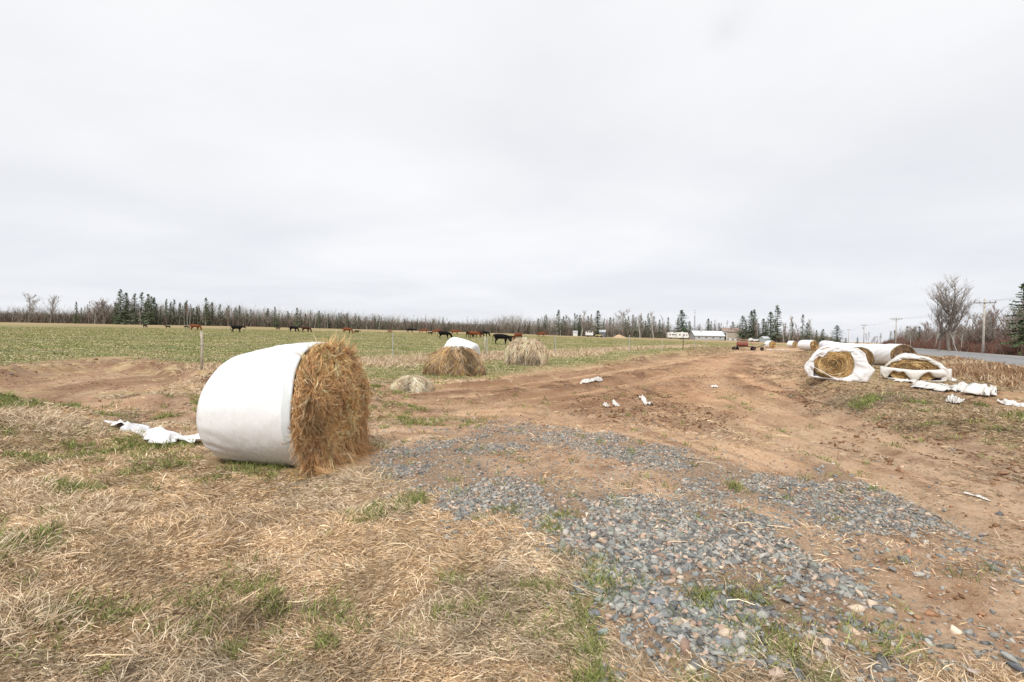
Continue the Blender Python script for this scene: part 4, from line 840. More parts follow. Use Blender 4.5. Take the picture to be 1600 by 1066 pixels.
# the long row beside the road: one drum after another
ROW_A = np.array([21.4, 26.4]); ROW_B = np.array([53.5, 83.0]); rd = (ROW_B - ROW_A); RL = np.linalg.norm(rd); rd /= RL; rrz = math.atan2(-rd[1], -rd[0]); pitch = 1.42; nrow = int(RL / pitch)
protos = []
for k in range(4):
    V, F = wrapped(pitch * .95, .655, 60 + k, False, .95, 56 if k < 4 else 32); me = npmesh('plastic_wrap', V, F, smooth=True); me.materials.append(M_WRAP); protos.append(me)
KNEE = ROW_A + np.array([.45, 5.6]); kd = (KNEE - ROW_A) / np.linalg.norm(KNEE - ROW_A); rd = ROW_B - KNEE; rd /= np.linalg.norm(rd); krz = math.atan2(-kd[1], -kd[0])
for i in range(nrow):
    p = ROW_A + kd * pitch * i if i < 4 else ROW_A + kd * pitch * 4 + rd * pitch * (i - 4); rrz = krz if i < 4 else math.atan2(-rd[1], -rd[0]); z = H(*p)
    if i == 0:
        o = empty('wrapped_bale', (p[0], p[1], z - .02), rrz); tag(o, 'nearest drum of the long white row, its brown end bare behind the slumped bale', 'hay bale', 'wrapped bales in the long row')
        V, F = wrapped(pitch, .645, 71, True, .95, 80); w = link('plastic_wrap', npmesh('plastic_wrap', V, F, smooth=True), M_WRAP, o); hay_disc(o, .655, .95, .02, 72, cols=[(.30, .20, .13), (.22, .14, .09), (.38, .27, .17), (.16, .1, .06), (.26, .2, .15)], n=600, width=.014)
    else:
        o = bpy.data.objects.new('wrapped_bale', protos[i % 4]); COL.objects.link(o); o.location = (p[0], p[1], z - .02); o.rotation_euler = (0, 0, rrz + R(1.5) * math.sin(i * 2.1)); s_ = 1 + .02 * math.sin(i * 3.3); o.scale = (1.02, s_, s_ * (1 - .015 * (i % 3)))
        tag(o, 'white wrapped drum inside the long row of bales beside the road, its ends hidden', 'hay bale', 'wrapped bales in the long row')
# torn bales facing the viewer --------------------------------------------
def loopint(pts, n):
    P = np.array(list(pts) + [pts[0]], float); d = np.r_[0, np.cumsum(np.hypot(*np.diff(P, axis=0).T))]; u = np.linspace(0, d[-1], n, endpoint=False); return np.c_[np.interp(u, d, P[:, 0]), np.interp(u, d, P[:, 1])]
def polar(P, c, A):
    """radius of outline P seen from c along each angle"""
    a = np.arctan2(P[:, 1] - c[1], P[:, 0] - c[0]); r = np.hypot(P[:, 0] - c[0], P[:, 1] - c[1]); o = np.argsort(a); a, r = a[o], r[o]; return np.interp((A + math.pi) % (2 * math.pi) - math.pi, a, r, period=2 * math.pi)
def shroud(parent, name, outer, inner, cen, depth, backR, mat_, seed=1, na_=120):
    """film: torn front opening (inner), front ring (outer), then back over the drum. local x right, z up, y away from the viewer"""
    A = np.linspace(-math.pi, math.pi, na_, endpoint=False); ro = polar(loopint(outer, 400), cen, A); ri = polar(loopint(inner, 400), cen, A); ri = ri * (1 + .05 * (noise2(A * 6, A * 0, seed) - .5)); V = []
    rowsn = 0
    for t in np.linspace(0, 1, 12):      # front ring
        r = ri * (1 - t) + ro * t; w = .016 * np.sin(A * 31 + 3 * t + 9 * noise2(A * 2, A * 0 + t * 2, seed + 2)) * math.sin(t * math.pi) + .09 * (noise2(A * 4, A * 0 + t * 4, seed + 5) - .5); y = -.03 - .03 * math.sin(t * math.pi * .9) + w * .7
        V.append(np.stack([cen[0] + r * np.cos(A), y + 0 * A, cen[1] + r * np.sin(A)], 1)); rowsn += 1
    for t in np.linspace(.06, 1, 16):    # over the drum to the back
        q = sstep(0, .55, np.array(t)); br = backR / np.maximum(1e-6, 1) ; rb = backR * np.ones_like(A); r = ro * (1 - q) + rb * q + .008 * np.sin(A * 17 + 9 * t + seed) * (1 - t) + .07 * (noise2(A * 3, A * 0 + t * 3, seed + 6) - .5)
        cz = cen[1] * (1 - q) + backR * .95 * q; V.append(np.stack([cen[0] * (1 - q) + r * np.cos(A), depth * t + 0 * A, cz + r * np.sin(A) * (1 - .05 * q)], 1)); rowsn += 1
    V = np.concatenate(V); V[:, 2] = np.maximum(V[:, 2], .012 + .015 * noise2(V[:, 0] * 9, V[:, 1] * 9, 3))
    F = np.array([(i * na_ + k, i * na_ + (k + 1) % na_, (i + 1) * na_ + (k + 1) % na_, (i + 1) * na_ + k) for i in range(rowsn - 1) for k in range(na_)])
    o = link(name, npmesh(name, V, F, smooth=True), mat_, parent); md = o.modifiers.new('thick', 'SOLIDIFY'); md.thickness = .006; return o
def px_local(pts, cx, base, scale): return [((a - cx) * scale, (base - b) * scale) for a, b in pts]
# bale A
c0 = place(1314, 596); sc = c0[1] / FPX; facing = math.atan2(-c0[0], c0[1]) * .75
o = empty('wrapped_bale', (c0[0], c0[1] + .15, c0[2] - .02), facing); tag(o, 'torn white bale with rolled orange hay end framed by a flared plastic sheet', 'hay bale')
outer = px_local([(1267, 577), (1275, 562), (1285, 550), (1300, 544), (1320, 541.5), (1338, 543), (1348, 551), (1352, 566), (1361, 576), (1354, 590), (1350, 598), (1325, 597), (1300, 593), (1274, 592), (1272, 585)], 1314, 596, sc)
inner = px_local([(1281, 565), (1287, 557), (1293, 558), (1298, 554), (1300, 550), (1315, 549.5), (1329, 551), (1333, 560), (1334.5, 572), (1331, 584), (1322, 590), (1305, 591), (1290, 591), (1281, 589)], 1314, 596, sc)
shroud(o, 'plastic_wrap', outer, inner, (-.12, .62), 1.5, .62, M_WRAP, 3)
h_ = empty('tmp'); 
def facing_disc(parent, Rr_, squash, seed, y0, xo=0, zo=0, **k):
    """rolled hay end turned toward the viewer, as a part of parent"""
    before = set(COL.objects); hay_disc(parent, Rr_, squash, seed=seed, **k)
    for q in set(COL.objects) - before:
        if q.parent == parent: q.rotation_euler = (0, 0, R(-90)); q.location = (xo, y0, zo)
bpy.data.objects.remove(h_)
facing_disc(o, .63, .92, 81, .02, -.14, 0, cols=OLDG, n=1500, width=.012)
crumple('wrap_strip', [(-.80, -.12, .50), (-.55, -.14, .34), (-.25, -.13, .16), (.02, -.16, .07)], (.07, .13, .14, .05), M_WRAP, o, seed=9, lift=.02, n=22, m=5, amp=.15)
# bale B
c0 = place(1432, 595); sc = c0[1] / FPX; facing = math.atan2(-c0[0], c0[1]) * .8
o = empty('wrapped_bale', (c0[0], c0[1] + .15, c0[2] - .02), facing); tag(o, 'slumped bale in front of the row, hay dome above a ragged white plastic band', 'hay bale')
outer = px_local([(1391, 585), (1394, 576), (1402, 564), (1415, 557), (1432, 555), (1450, 557), (1464, 565), (1473, 576), (1475, 586), (1472, 593), (1432, 595.5), (1396, 592)], 1432, 595, sc)
inner = px_local([(1395, 577), (1405, 567), (1418, 561), (1432, 560), (1448, 562), (1460, 570), (1468, 579), (1466, 592), (1432, 594), (1400, 591)], 1432, 595, sc)
shroud(o, 'plastic_wrap', outer, inner, (0, .45), 1.5, .50, M_SCRAP, 13)
facing_disc(o, .84, .53, 82, .04, 0, -.02, cols=OLDG, n=1500, width=.012)
bnd = MB(); N_ = 40
xs = np.linspace(-.96, 1.05, N_); top = np.interp(xs, [-1.02, -.5, 0, .6, 1.05], [.50, .44, .40, .44, .50]) ; bot = np.interp(xs, [-1.02, -.95, -.78, -.70, -.45, -.28, -.05, .08, .18, .40, .75, .95, 1.05], [.02, .08, .05, .30, .33, .30, .08, .05, .22, .30, .18, .04, .02])
V = []
for j in range(7):
    t = j / 6; bot = bot + .03 * (noise2(xs * 7, xs * 0 + 3, 9) - .5); V.append(np.stack([xs, -.10 - .05 * np.sin(t * math.pi) + .04 * (noise2(xs * 5, xs * 0 + t * 4, 5) - .5) + .12 * np.abs(xs) ** 4, top * (1 - t) + bot * t], 1))
V = np.concatenate(V); F = np.array([(j * N_ + i, j * N_ + i + 1, (j + 1) * N_ + i + 1, (j + 1) * N_ + i) for j in range(6) for i in range(N_ - 1)])
w = link('wrap_band', npmesh('wrap_band', V, F, smooth=True), M_SCRAP, o); md = w.modifiers.new('thick', 'SOLIDIFY'); md.thickness = .008; tag(w, 'ragged white band across the lower half of the hay')
# another wrapped drum just behind the torn bale, its brown end peeping out
q_ = at_depth(1343, 24.5); V, F = wrapped(1.2, .62, 77, True, .95); o = empty('wrapped_bale', (q_[0], q_[1], q_[2] - .02), math.atan2(-q_[1], -q_[0]) + .1)
tag(o, 'wrapped bale mostly hidden behind the torn bale, only its brown hay edge showing', 'hay bale'); link('plastic_wrap', npmesh('plastic_wrap', V, F, smooth=True), M_WRAP, o)
hay_disc(o, .62, .95, .02, 83, cols=[(.38, .25, .12), (.28, .18, .09), (.48, .34, .18), (.2, .13, .07), (.3, .22, .13)], n=500, width=.013)
# --- scraps of white film on the ground --------------------------------
def scrap(pts, width, label, seed, lift=.05, m_=None, amp=.5, n=50):
    P = np.array([place(*p) for p in pts]); c0 = P.mean(0); L = P - c0; u = np.linspace(0, len(P) - 1, 14); Lp = np.stack([np.interp(u, np.arange(len(P)), L[:, i]) for i in range(3)], 1)
    zz = height(Lp[:, 0] + c0[0], Lp[:, 1] + c0[1]) - c0[2] + .012; Lp[:, 2] = zz
    o = crumple('plastic_scrap', Lp, width, m_ or M_SCRAP, None, seed, lift, n, 11, tuple(c0), amp, c0); tag(o, label, 'plastic sheet'); return o
scrap([(187, 672), (203, 672), (232, 684), (262, 692), (285, 690), (318, 697)], (.25, .55, .2, .45, .25, .28), 'twisted white plastic strip trailing from the big bale over the hollow', 1, .10, M_WRAP)
scrap([(1438, 603), (1470, 609), (1500, 608), (1530, 614), (1558, 615)], (.5, .95, .8, .5, .9, .3), 'long crumpled white plastic sheet in front of the slumped bale', 2, .13, None, .8, 90)
scrap([(1478, 629), (1492, 630), (1504, 632)], (.18, .34, .25), 'small dirty white plastic scrap on the dark mud below the long sheet', 3, .1)
scrap([(1560, 629), (1600, 636), (1640, 640)], (.12, .3, .3), 'narrow white plastic strip running out past the right edge of the verge', 4, .08)
scrap([(1585, 588), (1606, 590)], (.5, .6), 'white plastic scrap half hidden in the tall verge grass', 5, .12)
scrap([(1396, 596), (1418, 597), (1438, 601)], (.2, .35, .2), 'white plastic fold lying against the foot of the slumped bale', 6, .07)
scrap([(1472, 597), (1490, 596)], (.2, .35), 'little crumpled white plastic piece right of the slumped bale', 7, .08)
scrap([(910, 601), (918, 602), (940, 599)], (.25, .12, .10), 'pale plastic rag on the near side of the track below the round hay bale', 8, .09)
scrap([(943, 631), (952, 632)], (.10, .12), 'tiny white rag at the left end of the churned dark heap', 9, .05)
scrap([(1002, 625), (1018, 634)], (.12, .10), 'thin grey white rag lying slantwise on the churned heap', 10, .05)
scrap([(959, 629), (966, 632)], (.10, .12), 'tiny white rag in the middle of the churned dark heap', 11, .05)
scrap([(1112, 604), (1122, 606)], (.16, .10), 'small white rag out on the bare track', 12, .05)
scrap([(1508, 773), (1548, 782)], (.06, .10, .05), 'flat pale smear of plastic pressed into the dirt on the right', 14, .012)
scrap([(1196, 547), (1232, 547.5)], (.4, .4), 'white plastic strip lying on the track beside the far bales', 15, .05)
# ------------------------------------------------------------------ trees
M_BARK = mat('bark', (.22, .19, .165), .95, noise=(2.5, .6, 1.3)); M_BIRCH = mat('birch_bark', (.52, .50, .46), .9, noise=(2.0, .7, 1.15))
M_TWIG = mat('twig', attr=True, rough=.95, spec=.1); M_NEEDLE = mat('needles', attr=True, rough=.9, spec=.1)
def tubes(segs, n=3):
    """segs: (m,8) p0 p1 r0 r1 -> one mesh of thin prisms"""
    s = np.array(segs); a = s[:, :3]; b = s[:, 3:6]; t = b - a; t /= np.linalg.norm(t, axis=1, keepdims=True) + 1e-9
    u = np.cross(t, np.where(np.abs(t[:, 2:3]) < .9, [[0, 0, 1.]], [[1., 0, 0]])); u /= np.linalg.norm(u, axis=1, keepdims=True) + 1e-9; w = np.cross(t, u); V = []
    for p, r in ((a, s[:, 6]), (b, s[:, 7])):
        for k in range(n):
            q = 2 * math.pi * k / n; V.append(p + (math.cos(q) * u + math.sin(q) * w) * r[:, None])
    V = np.stack(V, 1); m = len(s); base = (np.arange(m) * 2 * n)[:, None]
    F = np.concatenate([base + np.array([[k, (k + 1) % n, n + (k + 1) % n, n + k]]) for k in range(n)]); return V.reshape(-1, 3), F
def spruce_mesh(seed, h=10.0, wid=2.0, low=.12, thin=0.0, col=(.060, .078, .042), droop=.35):
    g = np.random.default_rng(seed); tr = []; z = 0; lean = g.normal(0, .012, 2)
    zs = np.linspace(0, h, 9); 
    for i in range(8): tr.append([lean[0] * zs[i], lean[1] * zs[i], zs[i], lean[0] * zs[i + 1], lean[1] * zs[i + 1], zs[i + 1], .013 * h * (1 - zs[i] / h) + .02, .013 * h * (1 - zs[i + 1] / h) + .015])
    V = []; C = []; z = low * h; T = []
    while z < h * .985:
        f = (z - low * h) / (h * (1 - low)); R_ = wid * (1 - f) ** .85 * (.75 + .5 * g.random()) + .08
        if thin and f < .75: R_ *= 1 - thin * g.random()
        nb = max(3, int(6 + 3 * g.random() - thin * 3))
        for k in range(nb):
            a = g.uniform(0, 2 * math.pi); L = R_ * g.uniform(.65, 1.15)
            if g.random() < thin * .5: continue
            el = -.15 - droop * (1 - f) * g.uniform(.5, 1.2) + .35 * f; d = np.array([math.cos(a) * math.cos(el), math.sin(a) * math.cos(el), math.sin(el)]); sd = np.array([-math.sin(a), math.cos(a), 0]); o_ = np.array([lean[0] * z, lean[1] * z, z])
            T.append([*o_, *(o_ + d * L * .9), .02, .008]); shade = g.uniform(.7, 1.45)
            m = max(4, int(L / .22))
            for j in range(m):
                t = (j + g.random()) / m; 
                if t < .12: continue
                p = o_ + d * L * t; p[2] += .12 * L * t * t + g.normal(0, .03); w_ = (.38 * (1 - t) * L * .55 + .14) * g.uniform(.7, 1.3); sg = 1 if j % 2 else -1
                tip = p + sd * sg * w_ + d * w_ * .6 + np.array([0, 0, -.10 - .12 * g.random()]); q = p + d * .22 + np.array([0, 0, -.05]); r = p - d * .10 + np.array([0, 0, g.normal(.02, .03)])
                V += [r, q, tip]; c = np.array(col) * shade * g.uniform(.75, 1.3) * (1 + .35 * t); C += [c, c, c * 1.15]
                if g.random() < .7: V += [p + sd * .09, p - sd * .09, p + np.array([0, 0, -.26 * g.random() - .1]) + d * .05]; C += [c * .8] * 3
        z += (.30 + .035 * h / 3) * g.uniform(.7, 1.3) * (1 - .4 * f)
    V += [np.array([lean[0] * h + x_, lean[1] * h + y_, h * .93]) for x_, y_ in ((.1, 0), (-.1, .05))] + [np.array([lean[0] * h, lean[1] * h, h * 1.02])]; C += [np.array(col)] * 3
    V = np.array(V); F = np.arange(len(V)).reshape(-1, 3); TV, TF = tubes(tr, 6); BV, BF_ = tubes(T, 3)
    return npmesh('trunk', np.vstack([TV, BV]), [TF, BF_ + len(TV)]), npmesh('crown', V, F, np.array(C))
def bare_mesh(seed, h=9.0, spread=.35, nlimb=12, twig=(.21, .17, .145), r0=None, fork=0, fdir=.45, dens=1.0, thick=.022, low=.3):
    g = np.random.default_rng(seed); r0 = r0 or .012 * h; segs = []; tw = []
    def grow(p, d, L, r, lev, n=4):
        pts = [p]; 
        for i in range(n):
            d = d + g.normal(0, .055 + .045 * lev, 3) + np.array([0, 0, .05 + .07 * (fork > 0) + .02 * lev]); d /= np.linalg.norm(d); q = pts[-1] + d * L / n; ra = r * (1 - i / n * .7); rb = r * (1 - (i + 1) / n * .7)
            (segs if lev < 2 else tw).append([*pts[-1], *q, max(ra, thick * .5), max(rb, thick * .4)]); pts.append(q)
        return pts, d
    trunk, d = grow(np.zeros(3), np.array([g.normal(0, .05), g.normal(0, .05), 1.0]), h * (.62 if fork else .92), r0, 0, 8)
    starts = [(trunk, h * (.62 if fork else .92))]
    if fork:
        for k in range(fork):
            a = 6.28 * k / fork + g.uniform(0, 1); b, _ = grow(trunk[int(g.integers(3, 7))], np.array([math.cos(a) * fdir, math.sin(a) * fdir, 1.0]), h * g.uniform(.42, .62), r0 * .55, 1, 6); starts.append((b, h * .5))
    for tk, L0 in starts:
        m = len(tk)
        for k in range(int(nlimb * (1 if tk is trunk else .6))):
            t = g.uniform(low if tk is trunk else .15, .98); i = min(int(t * (m - 1)), m - 2); p = tk[i] + (tk[i + 1] - tk[i]) * (t * (m - 1) - i); a = g.uniform(0, 6.28); up = g.uniform(.5, 1.3) / max(spread, .1) * .4
            L = h * spread * g.uniform(.5, 1.0) * (1.15 - t * .65); b, dd = grow(p, np.array([math.cos(a), math.sin(a), up]), L, r0 * .32 * (1.1 - t * .6), 1, 4)
            for _ in range(int(9 * dens)):
                j = g.integers(0, 5); a2 = g.uniform(0, 6.28); d2 = dd * 1.2 + np.array([math.cos(a2), math.sin(a2), .5]) * .8; b2, d3 = grow(b[j], d2 / np.linalg.norm(d2), L * g.uniform(.25, .55), .012, 2, 2)
                for _ in range(3):
                    d4 = d3 + g.normal(0, .5, 3) + np.array([0, 0, .3]); grow(b2[g.integers(0, 3)], d4 / np.linalg.norm(d4), L * g.uniform(.15, .35), .008, 3, 1)
    TV, TF = tubes(segs, 5); WV, WF = tubes(tw, 3); c = np.array(twig)[None] * g.uniform(.75, 1.3, (len(WV) // 6, 1)); C = np.repeat(c, 6, 0); return npmesh('trunk', TV, TF), npmesh('crown', WV, WF, C)
def tree_proto(kind, ms, mt, mc):
    a, b = ms; a.materials.append(mt); b.materials.append(mc); return (kind, a, b)
SPR = [tree_proto('spruce_tree', spruce_mesh(s, 10, w_, lo, th_, c_), M_BARK, M_NEEDLE) for s, w_, lo, th_, c_ in
       ((1, 1.5, .28, .45, (.105, .120, .078)), (2, 1.9, .20, .3, (.090, .108, .068)), (3, 1.3, .35, .5, (.115, .125, .085)), (4, 2.2, .12, .15, (.085, .105, .062)), (5, 1.5, .42, .4, (.105, .115, .080)))]
FULL = [tree_proto('spruce_tree', spruce_mesh(s, 10, w_, lo, .05, c_), M_BARK, M_NEEDLE) for s, w_, lo, c_ in ((11, 3.0, .06, (.060, .085, .044)), (12, 2.7, .10, (.065, .088, .046)), (13, 3.4, .05, (.058, .085, .040)))]
GREY = (.36, .325, .29); RED = (.34, .235, .20); BRWN = (.31, .265, .225)
BARE = [tree_proto('bare_tree', bare_mesh(21 + i, 9, sp, nl, tw, None, fk, .35, d_, .035, lo), M_BIRCH if bi else M_BARK, M_TWIG) for i, (sp, nl, tw, fk, d_, lo, bi) in enumerate(
       ((.22, 12, GREY, 0, .7, .35, 1), (.18, 12, RED, 0, .8, .3, 0), (.36, 20, GREY, 0, 1.1, .32, 0), (.16, 10, (.33, .29, .26), 0, .6, .45, 1), (.26, 14, BRWN, 1, .8, .25, 0), (.20, 11, RED, 1, .8, .3, 0)))]
def plant_tree(proto, loc, s, rz, label, cat, group=None, sw=1.0, dz=-.05):
    o = empty(proto[0], (loc[0], loc[1], loc[2] + dz), rz); o.scale = (s * sw, s * sw, s); tag(o, label, cat, group)
    for nm, me in (('trunk', proto[1]), ('crown', proto[2])): q = bpy.data.objects.new(nm, me); COL.objects.link(q); q.parent = o
    return o
# outline of the far wood as seen from the gate: column, distance, height of the mass in pixels
WL = np.array([-60, 0, 100, 180, 260, 330, 420, 520, 640, 760, 880, 960, 1040, 1090, 1160, 1230, 1290])
WD = np.array([195, 195, 200, 200, 205, 210, 212, 215, 218, 205, 190, 200, 232, 245, 215, 185, 165])
def wd(px): return float(np.interp(px, WL, WD))
gt = np.random.default_rng(77)
def tall_px(px, top_y, d):
    """height in metres of a tree standing at column px and distance d whose tip shows at top_y"""
    q = at_depth(px, d); dr = ray(px, top_y); return q, max(1.5, CAM_H + dr[2] * d / dr[1] - q[2])
SG = 'spruces in the wood beyond the pasture'; BG = 'bare trees in the wood beyond the pasture'
def spr(px, ty, d=None, full=False, label=None, sw=1.0, i=None):
    d = d or wd(px) + gt.uniform(-6, 4); q, h = tall_px(px, ty, d); P_ = FULL if full else SPR; p = P_[(i if i is not None else gt.integers(0, len(P_))) % len(P_)]
    return plant_tree(p, q, h / 10.1, gt.uniform(0, 6.28), label or 'thin dark spruce standing in the wood beyond the pasture', 'spruce', None if label else SG, sw)
def bare(px, ty, d=None, label=None, i=None, sw=1.0):
    d = d or wd(px) + gt.uniform(-8, 4); q, h = tall_px(px, ty, d); p = BARE[(i if i is not None else gt.integers(0, len(BARE)))]
    return plant_tree(p, q, h / 9.0, gt.uniform(0, 6.28), label or 'slender leafless tree in the wood beyond the pasture', 'bare tree', None if label else BG, sw)
# trees one can tell apart
spr(187, 450, 192, True, 'tallest dark spruce pair member at the left of the far wood, broad crown', .8, 0); spr(196, 456, 194, False, 'dark spruce right against the tallest one at the left of the far wood', 1.3, 3)
spr(119, 470, 192, True, 'lone small dark spruce left of the tall bare trees, low in the far wood', .6, 1); spr(210, 457, 195, False, 'first tall narrow spruce right of the tallest dark pair', 1.2, 1)
spr(221, 455, 196, False, 'second tall narrow spruce right of the tallest dark pair', 1.2, 1); spr(231, 458, 196, False, 'third tall narrow spruce right of the tallest dark pair', 1.1, 3)
spr(430, 478, 200, True, 'broad dark round-topped spruce above the black walking cow', .75, 2); spr(464, 480, 202, False, 'narrow spruce with a dark tip above two black grazing cows', 1.3, 3); spr(499, 484, 204, True, 'green spruce low in the far wood above the big bale', .55, 1)
spr(321, 464, 198, False, 'scraggy spruce with ragged top above the brown cow by the wooden post', 1.3, 0)
bare(46, 457, 192, 'first tall round-headed bare tree at the far left of the wood', 2, 1.2); bare(79, 460, 192, 'second tall round-headed bare tree at the far left of the wood', 2, 1.2)
bare(150, 456, 194, 'tall bushy bare tree left of the tallest dark spruce', 4, 1.5); bare(163, 454, 196, 'tallest bushy bare tree beside the tallest dark spruce', 4, 1.4)
spr(934, 484, 184, False, 'tall lone spruce above the white camper in the middle of the wood', 1.5, 3); spr(872, 483, 186, False, 'pale thin spruce right above the brown cow nearest the middle', 1.3, 1)
bare(908, 480, 186, 'tall pale bare tree just left of the lone middle spruce', 0, 1.3); bare(972, 483, 190, 'bare tree with a rounded head above the sand heap', 2, 1.4); bare(1000, 485, 192, 'tall pale bare birch right of the sand heap', 0, 1.2)
bare(1022, 482, 196, 'tall wispy bare tree left of the trailers', 0, 1.2)
spr(1065.5, 483, 222, True, 'big full dark spruce standing directly behind the white trailers', 1.5, 0); spr(1077, 501, 226, False, 'small spruce tucked right of the big full one behind the trailers', 1.2, 3)
spr(1106, 497, 240, False, 'brownish spruce rising behind the long metal roof', 1.4, 3); spr(1145, 502, 238, False, 'short spruce just behind the brown roof of the house', 1.3, 3)
spr(1161, 492, 205, True, 'dark spruce close against the right corner of the house', 1.25, 0); spr(1173, 484, 205, True, 'second dark spruce right of the house, slightly taller', .95, 1); spr(1178, 482, 207, True, 'third spruce right of the house, taller narrow tip', .9, 1)
spr(1192, 497, 200, False, 'short dark spruce between the house group and the tallest right spruce', 1.5, 3); spr(1204, 486, 195, False, 'narrow spruce just left of the tallest one above the far bales', 1.5, 3); spr(1214, 475.5, 190, False, 'tallest narrow spruce above the far bales on the right', 1.25, 1)
spr(1254, 490, 178, False, 'thin spruce with a bare trunk left of the short full spruces', 1.1, 0); spr(1262, 503, 135, True, 'full green spruce, first of the short ones near the end of the row', 1.15, 0)
spr(1276, 515, 140, False, 'small spruce between the first and second short full ones', 1.2, 3); spr(1285, 513, 135, True, 'small round green spruce in the group at the end of the row', 1.1, 2); spr(1308, 507, 112, True, 'single open-branched young spruce standing over the white row', 1.5, 2)
spr(1340, 526, 150, True, 'low dark evergreen at the far end of the paved road', .9, 2); spr(1322, 527, 150, True, 'low spreading evergreen right of the open young spruce', 1.2, 2)
for px_, ty_, i_ in ((1232, 491, 0), (1240, 489, 0), (1269, 494, 0), (1226, 500, 1), (1247, 503, 5), (1186, 492, 0), (1134, 497, 3), (1124, 501, 1), (1117, 500, 5), (1093, 503, 1)):
    bare(px_, ty_, None, None, i_)
# the rest of the wood, outline rising and falling
tops = lambda px: np.interp(px, [-60, 0, 40, 110, 150, 200, 260, 320, 380, 440, 500, 560, 640, 700, 760, 820, 880, 940, 1000, 1040, 1090, 1150, 1200, 1260, 1295],
                                [485, 484, 482, 480, 466, 462, 468, 474, 481, 486, 488, 492, 494, 497, 499, 499, 490, 494, 490, 494, 503, 504, 498, 502, 518])
for k in range(185):
    px_ = gt.uniform(-50, 1240) if k > 50 else gt.uniform(190, 620)
    if 1045 < px_ < 1155 and gt.random() < .6: continue
    if px_ < 180 and gt.random() < .7: continue
    spr(px_, tops(px_) + gt.uniform(-4, 10), wd(px_) + gt.uniform(-4, 10), sw=gt.uniform(.8, 1.25))
for k in range(62):
    px_ = gt.uniform(185, 900) if k < 44 else gt.uniform(860, 1240); spr(px_, tops(px_) + gt.uniform(2, 13), wd(px_) + gt.uniform(-4, 6), True, None, gt.uniform(.45, .75))
for k in range(235):
    px_ = gt.uniform(-50, 1290); 
    if 150 < px_ < 400 and gt.random() < .3: continue
    bare(px_, tops(px_) + gt.uniform(-2, 14) + (6 if px_ < 110 else 0), wd(px_) + gt.uniform(-8, 12), sw=gt.uniform(.8, 1.3))
# brush and stems that fill the wood
def brush(name, label, xy, hts, cols, wts, seed, nst, width, col_j=.2, spread=.6, lean=.14, cat='woodland', matr=None, sub=3):
    g = np.random.default_rng(seed); n = len(xy); z = height(xy[:, 0], xy[:, 1], fine=False); X_ = np.repeat(xy, nst, 0) + g.normal(0, spread, (n * nst, 2)); m = len(X_); h = np.repeat(hts, nst) * g.uniform(.45, 1.08, m); zz = np.repeat(z, nst) - .05
    P = np.zeros((m, 4, 3)); dx = g.normal(0, lean, (m, 2))
    for i in range(4):
        t = i / 3; P[:, i, :2] = X_ + dx * (h * t)[:, None] * (1 + .4 * t) + g.normal(0, .05, (m, 2)) * t; P[:, i, 2] = zz + h * t
    C = pal(cols, m, wts, col_j, g); W0 = width * g.uniform(.6, 1.5, m); parts = [strips(P, W0, C, g)]
    for s in range(sub):
        i = g.integers(1, 3, m); b = P[np.arange(m), i] + (P[np.arange(m), i + 1] - P[np.arange(m), i]) * g.random((m, 1)); L = h * g.uniform(.12, .35, m); d = g.normal(0, .55, (m, 3)); d[:, 2] = np.abs(d[:, 2]) + .7; d /= np.linalg.norm(d, axis=1, keepdims=True)
        Q = np.stack([b, b + d * (L * .5)[:, None], b + (d + g.normal(0, .12, (m, 3))) * L[:, None]], 1); parts.append(strips(Q, W0 * .6, C * 1.05, g))
    v, f, c = merge(parts); tag(link(name, npmesh(name, v, f, c), matr or M_TWIG), label, cat, kind='stuff')
def wood_spots(n, seed, extra=(0, 45), lo=-70, hi=1300):
    g = np.random.default_rng(seed); px_ = g.uniform(lo, hi, n); d = np.array([wd(p) for p in px_]) + g.uniform(*extra, n); t = (px_ - 800) / FPX; return np.c_[t * d, d], px_, d
xy, px_, d = wood_spots(5200, 91); mh = np.array([max(2.0, (np.interp(p, [-60, 110, 200, 400, 640, 760, 880, 1040, 1100, 1290], [20, 22, 31, 27, 23, 21, 29, 26, 20, 17])) * dd / FPX) for p, dd in zip(px_, d)]) * (.45 + .85 * fbm(px_ * .035, d * .05, 3, 301))
brush('woodland_stems', 'pale and grey stems crowded in the far wood', xy, mh, [(.40, .37, .33), (.28, .25, .215), (.31, .235, .20), (.20, .18, .15), (.56, .53, .48), (.15, .165, .12)], [2, 4, 2.5, 3, .8, 2], 92, 3, .075, lean=.2, sub=5)
xy, px_, d = wood_spots(4200, 93, (-2, 55)); mh = np.interp(px_, [-60, 110, 300, 640, 1040, 1290], [3.6, 3.8, 4.2, 3.8, 3.0, 2.6])
brush('woodland_brush', 'dark brown undergrowth at the foot of the far wood', xy, mh, [(.17, .14, .115), (.21, .155, .135), (.14, .12, .10), (.11, .12, .08)], [3, 3, 2, 1.5], 94, 8, .16, spread=1.3, lean=.25)
# ------------------------------------------------------------------ thicket across the road
g_ = np.random.default_rng(95); L_ = g_.uniform(-20, 190, 5200); Wd_ = 14.5 + g_.gamma(1.6, 3.2, 5200); xy = RD0[None] + RDD[None] * (L_[:, None] + 0) + RDN[None] * Wd_[:, None]
def bush_h(L_, W_): return np.interp(L_, [-20, 0, 30, 60, 100, 190], [3.0, 2.9, 2.9, 2.9, 3.0, 3.2]) * np.clip(.55 + .09 * (W_ - 14.5), .5, 1.5) * (1 + .25 * np.sin(L_ * .4) * .5)
brush('red_thicket', 'reddish brown leafless shrub thicket lining the far side of the paved road', xy, bush_h(L_, Wd_), [(.21, .105, .08), (.17, .095, .08), (.25, .14, .105), (.15, .12, .10), (.22, .19, .165)], [4, 3, 2.5, 2, 1.5], 96, 12, .055, spread=.7, lean=.16)
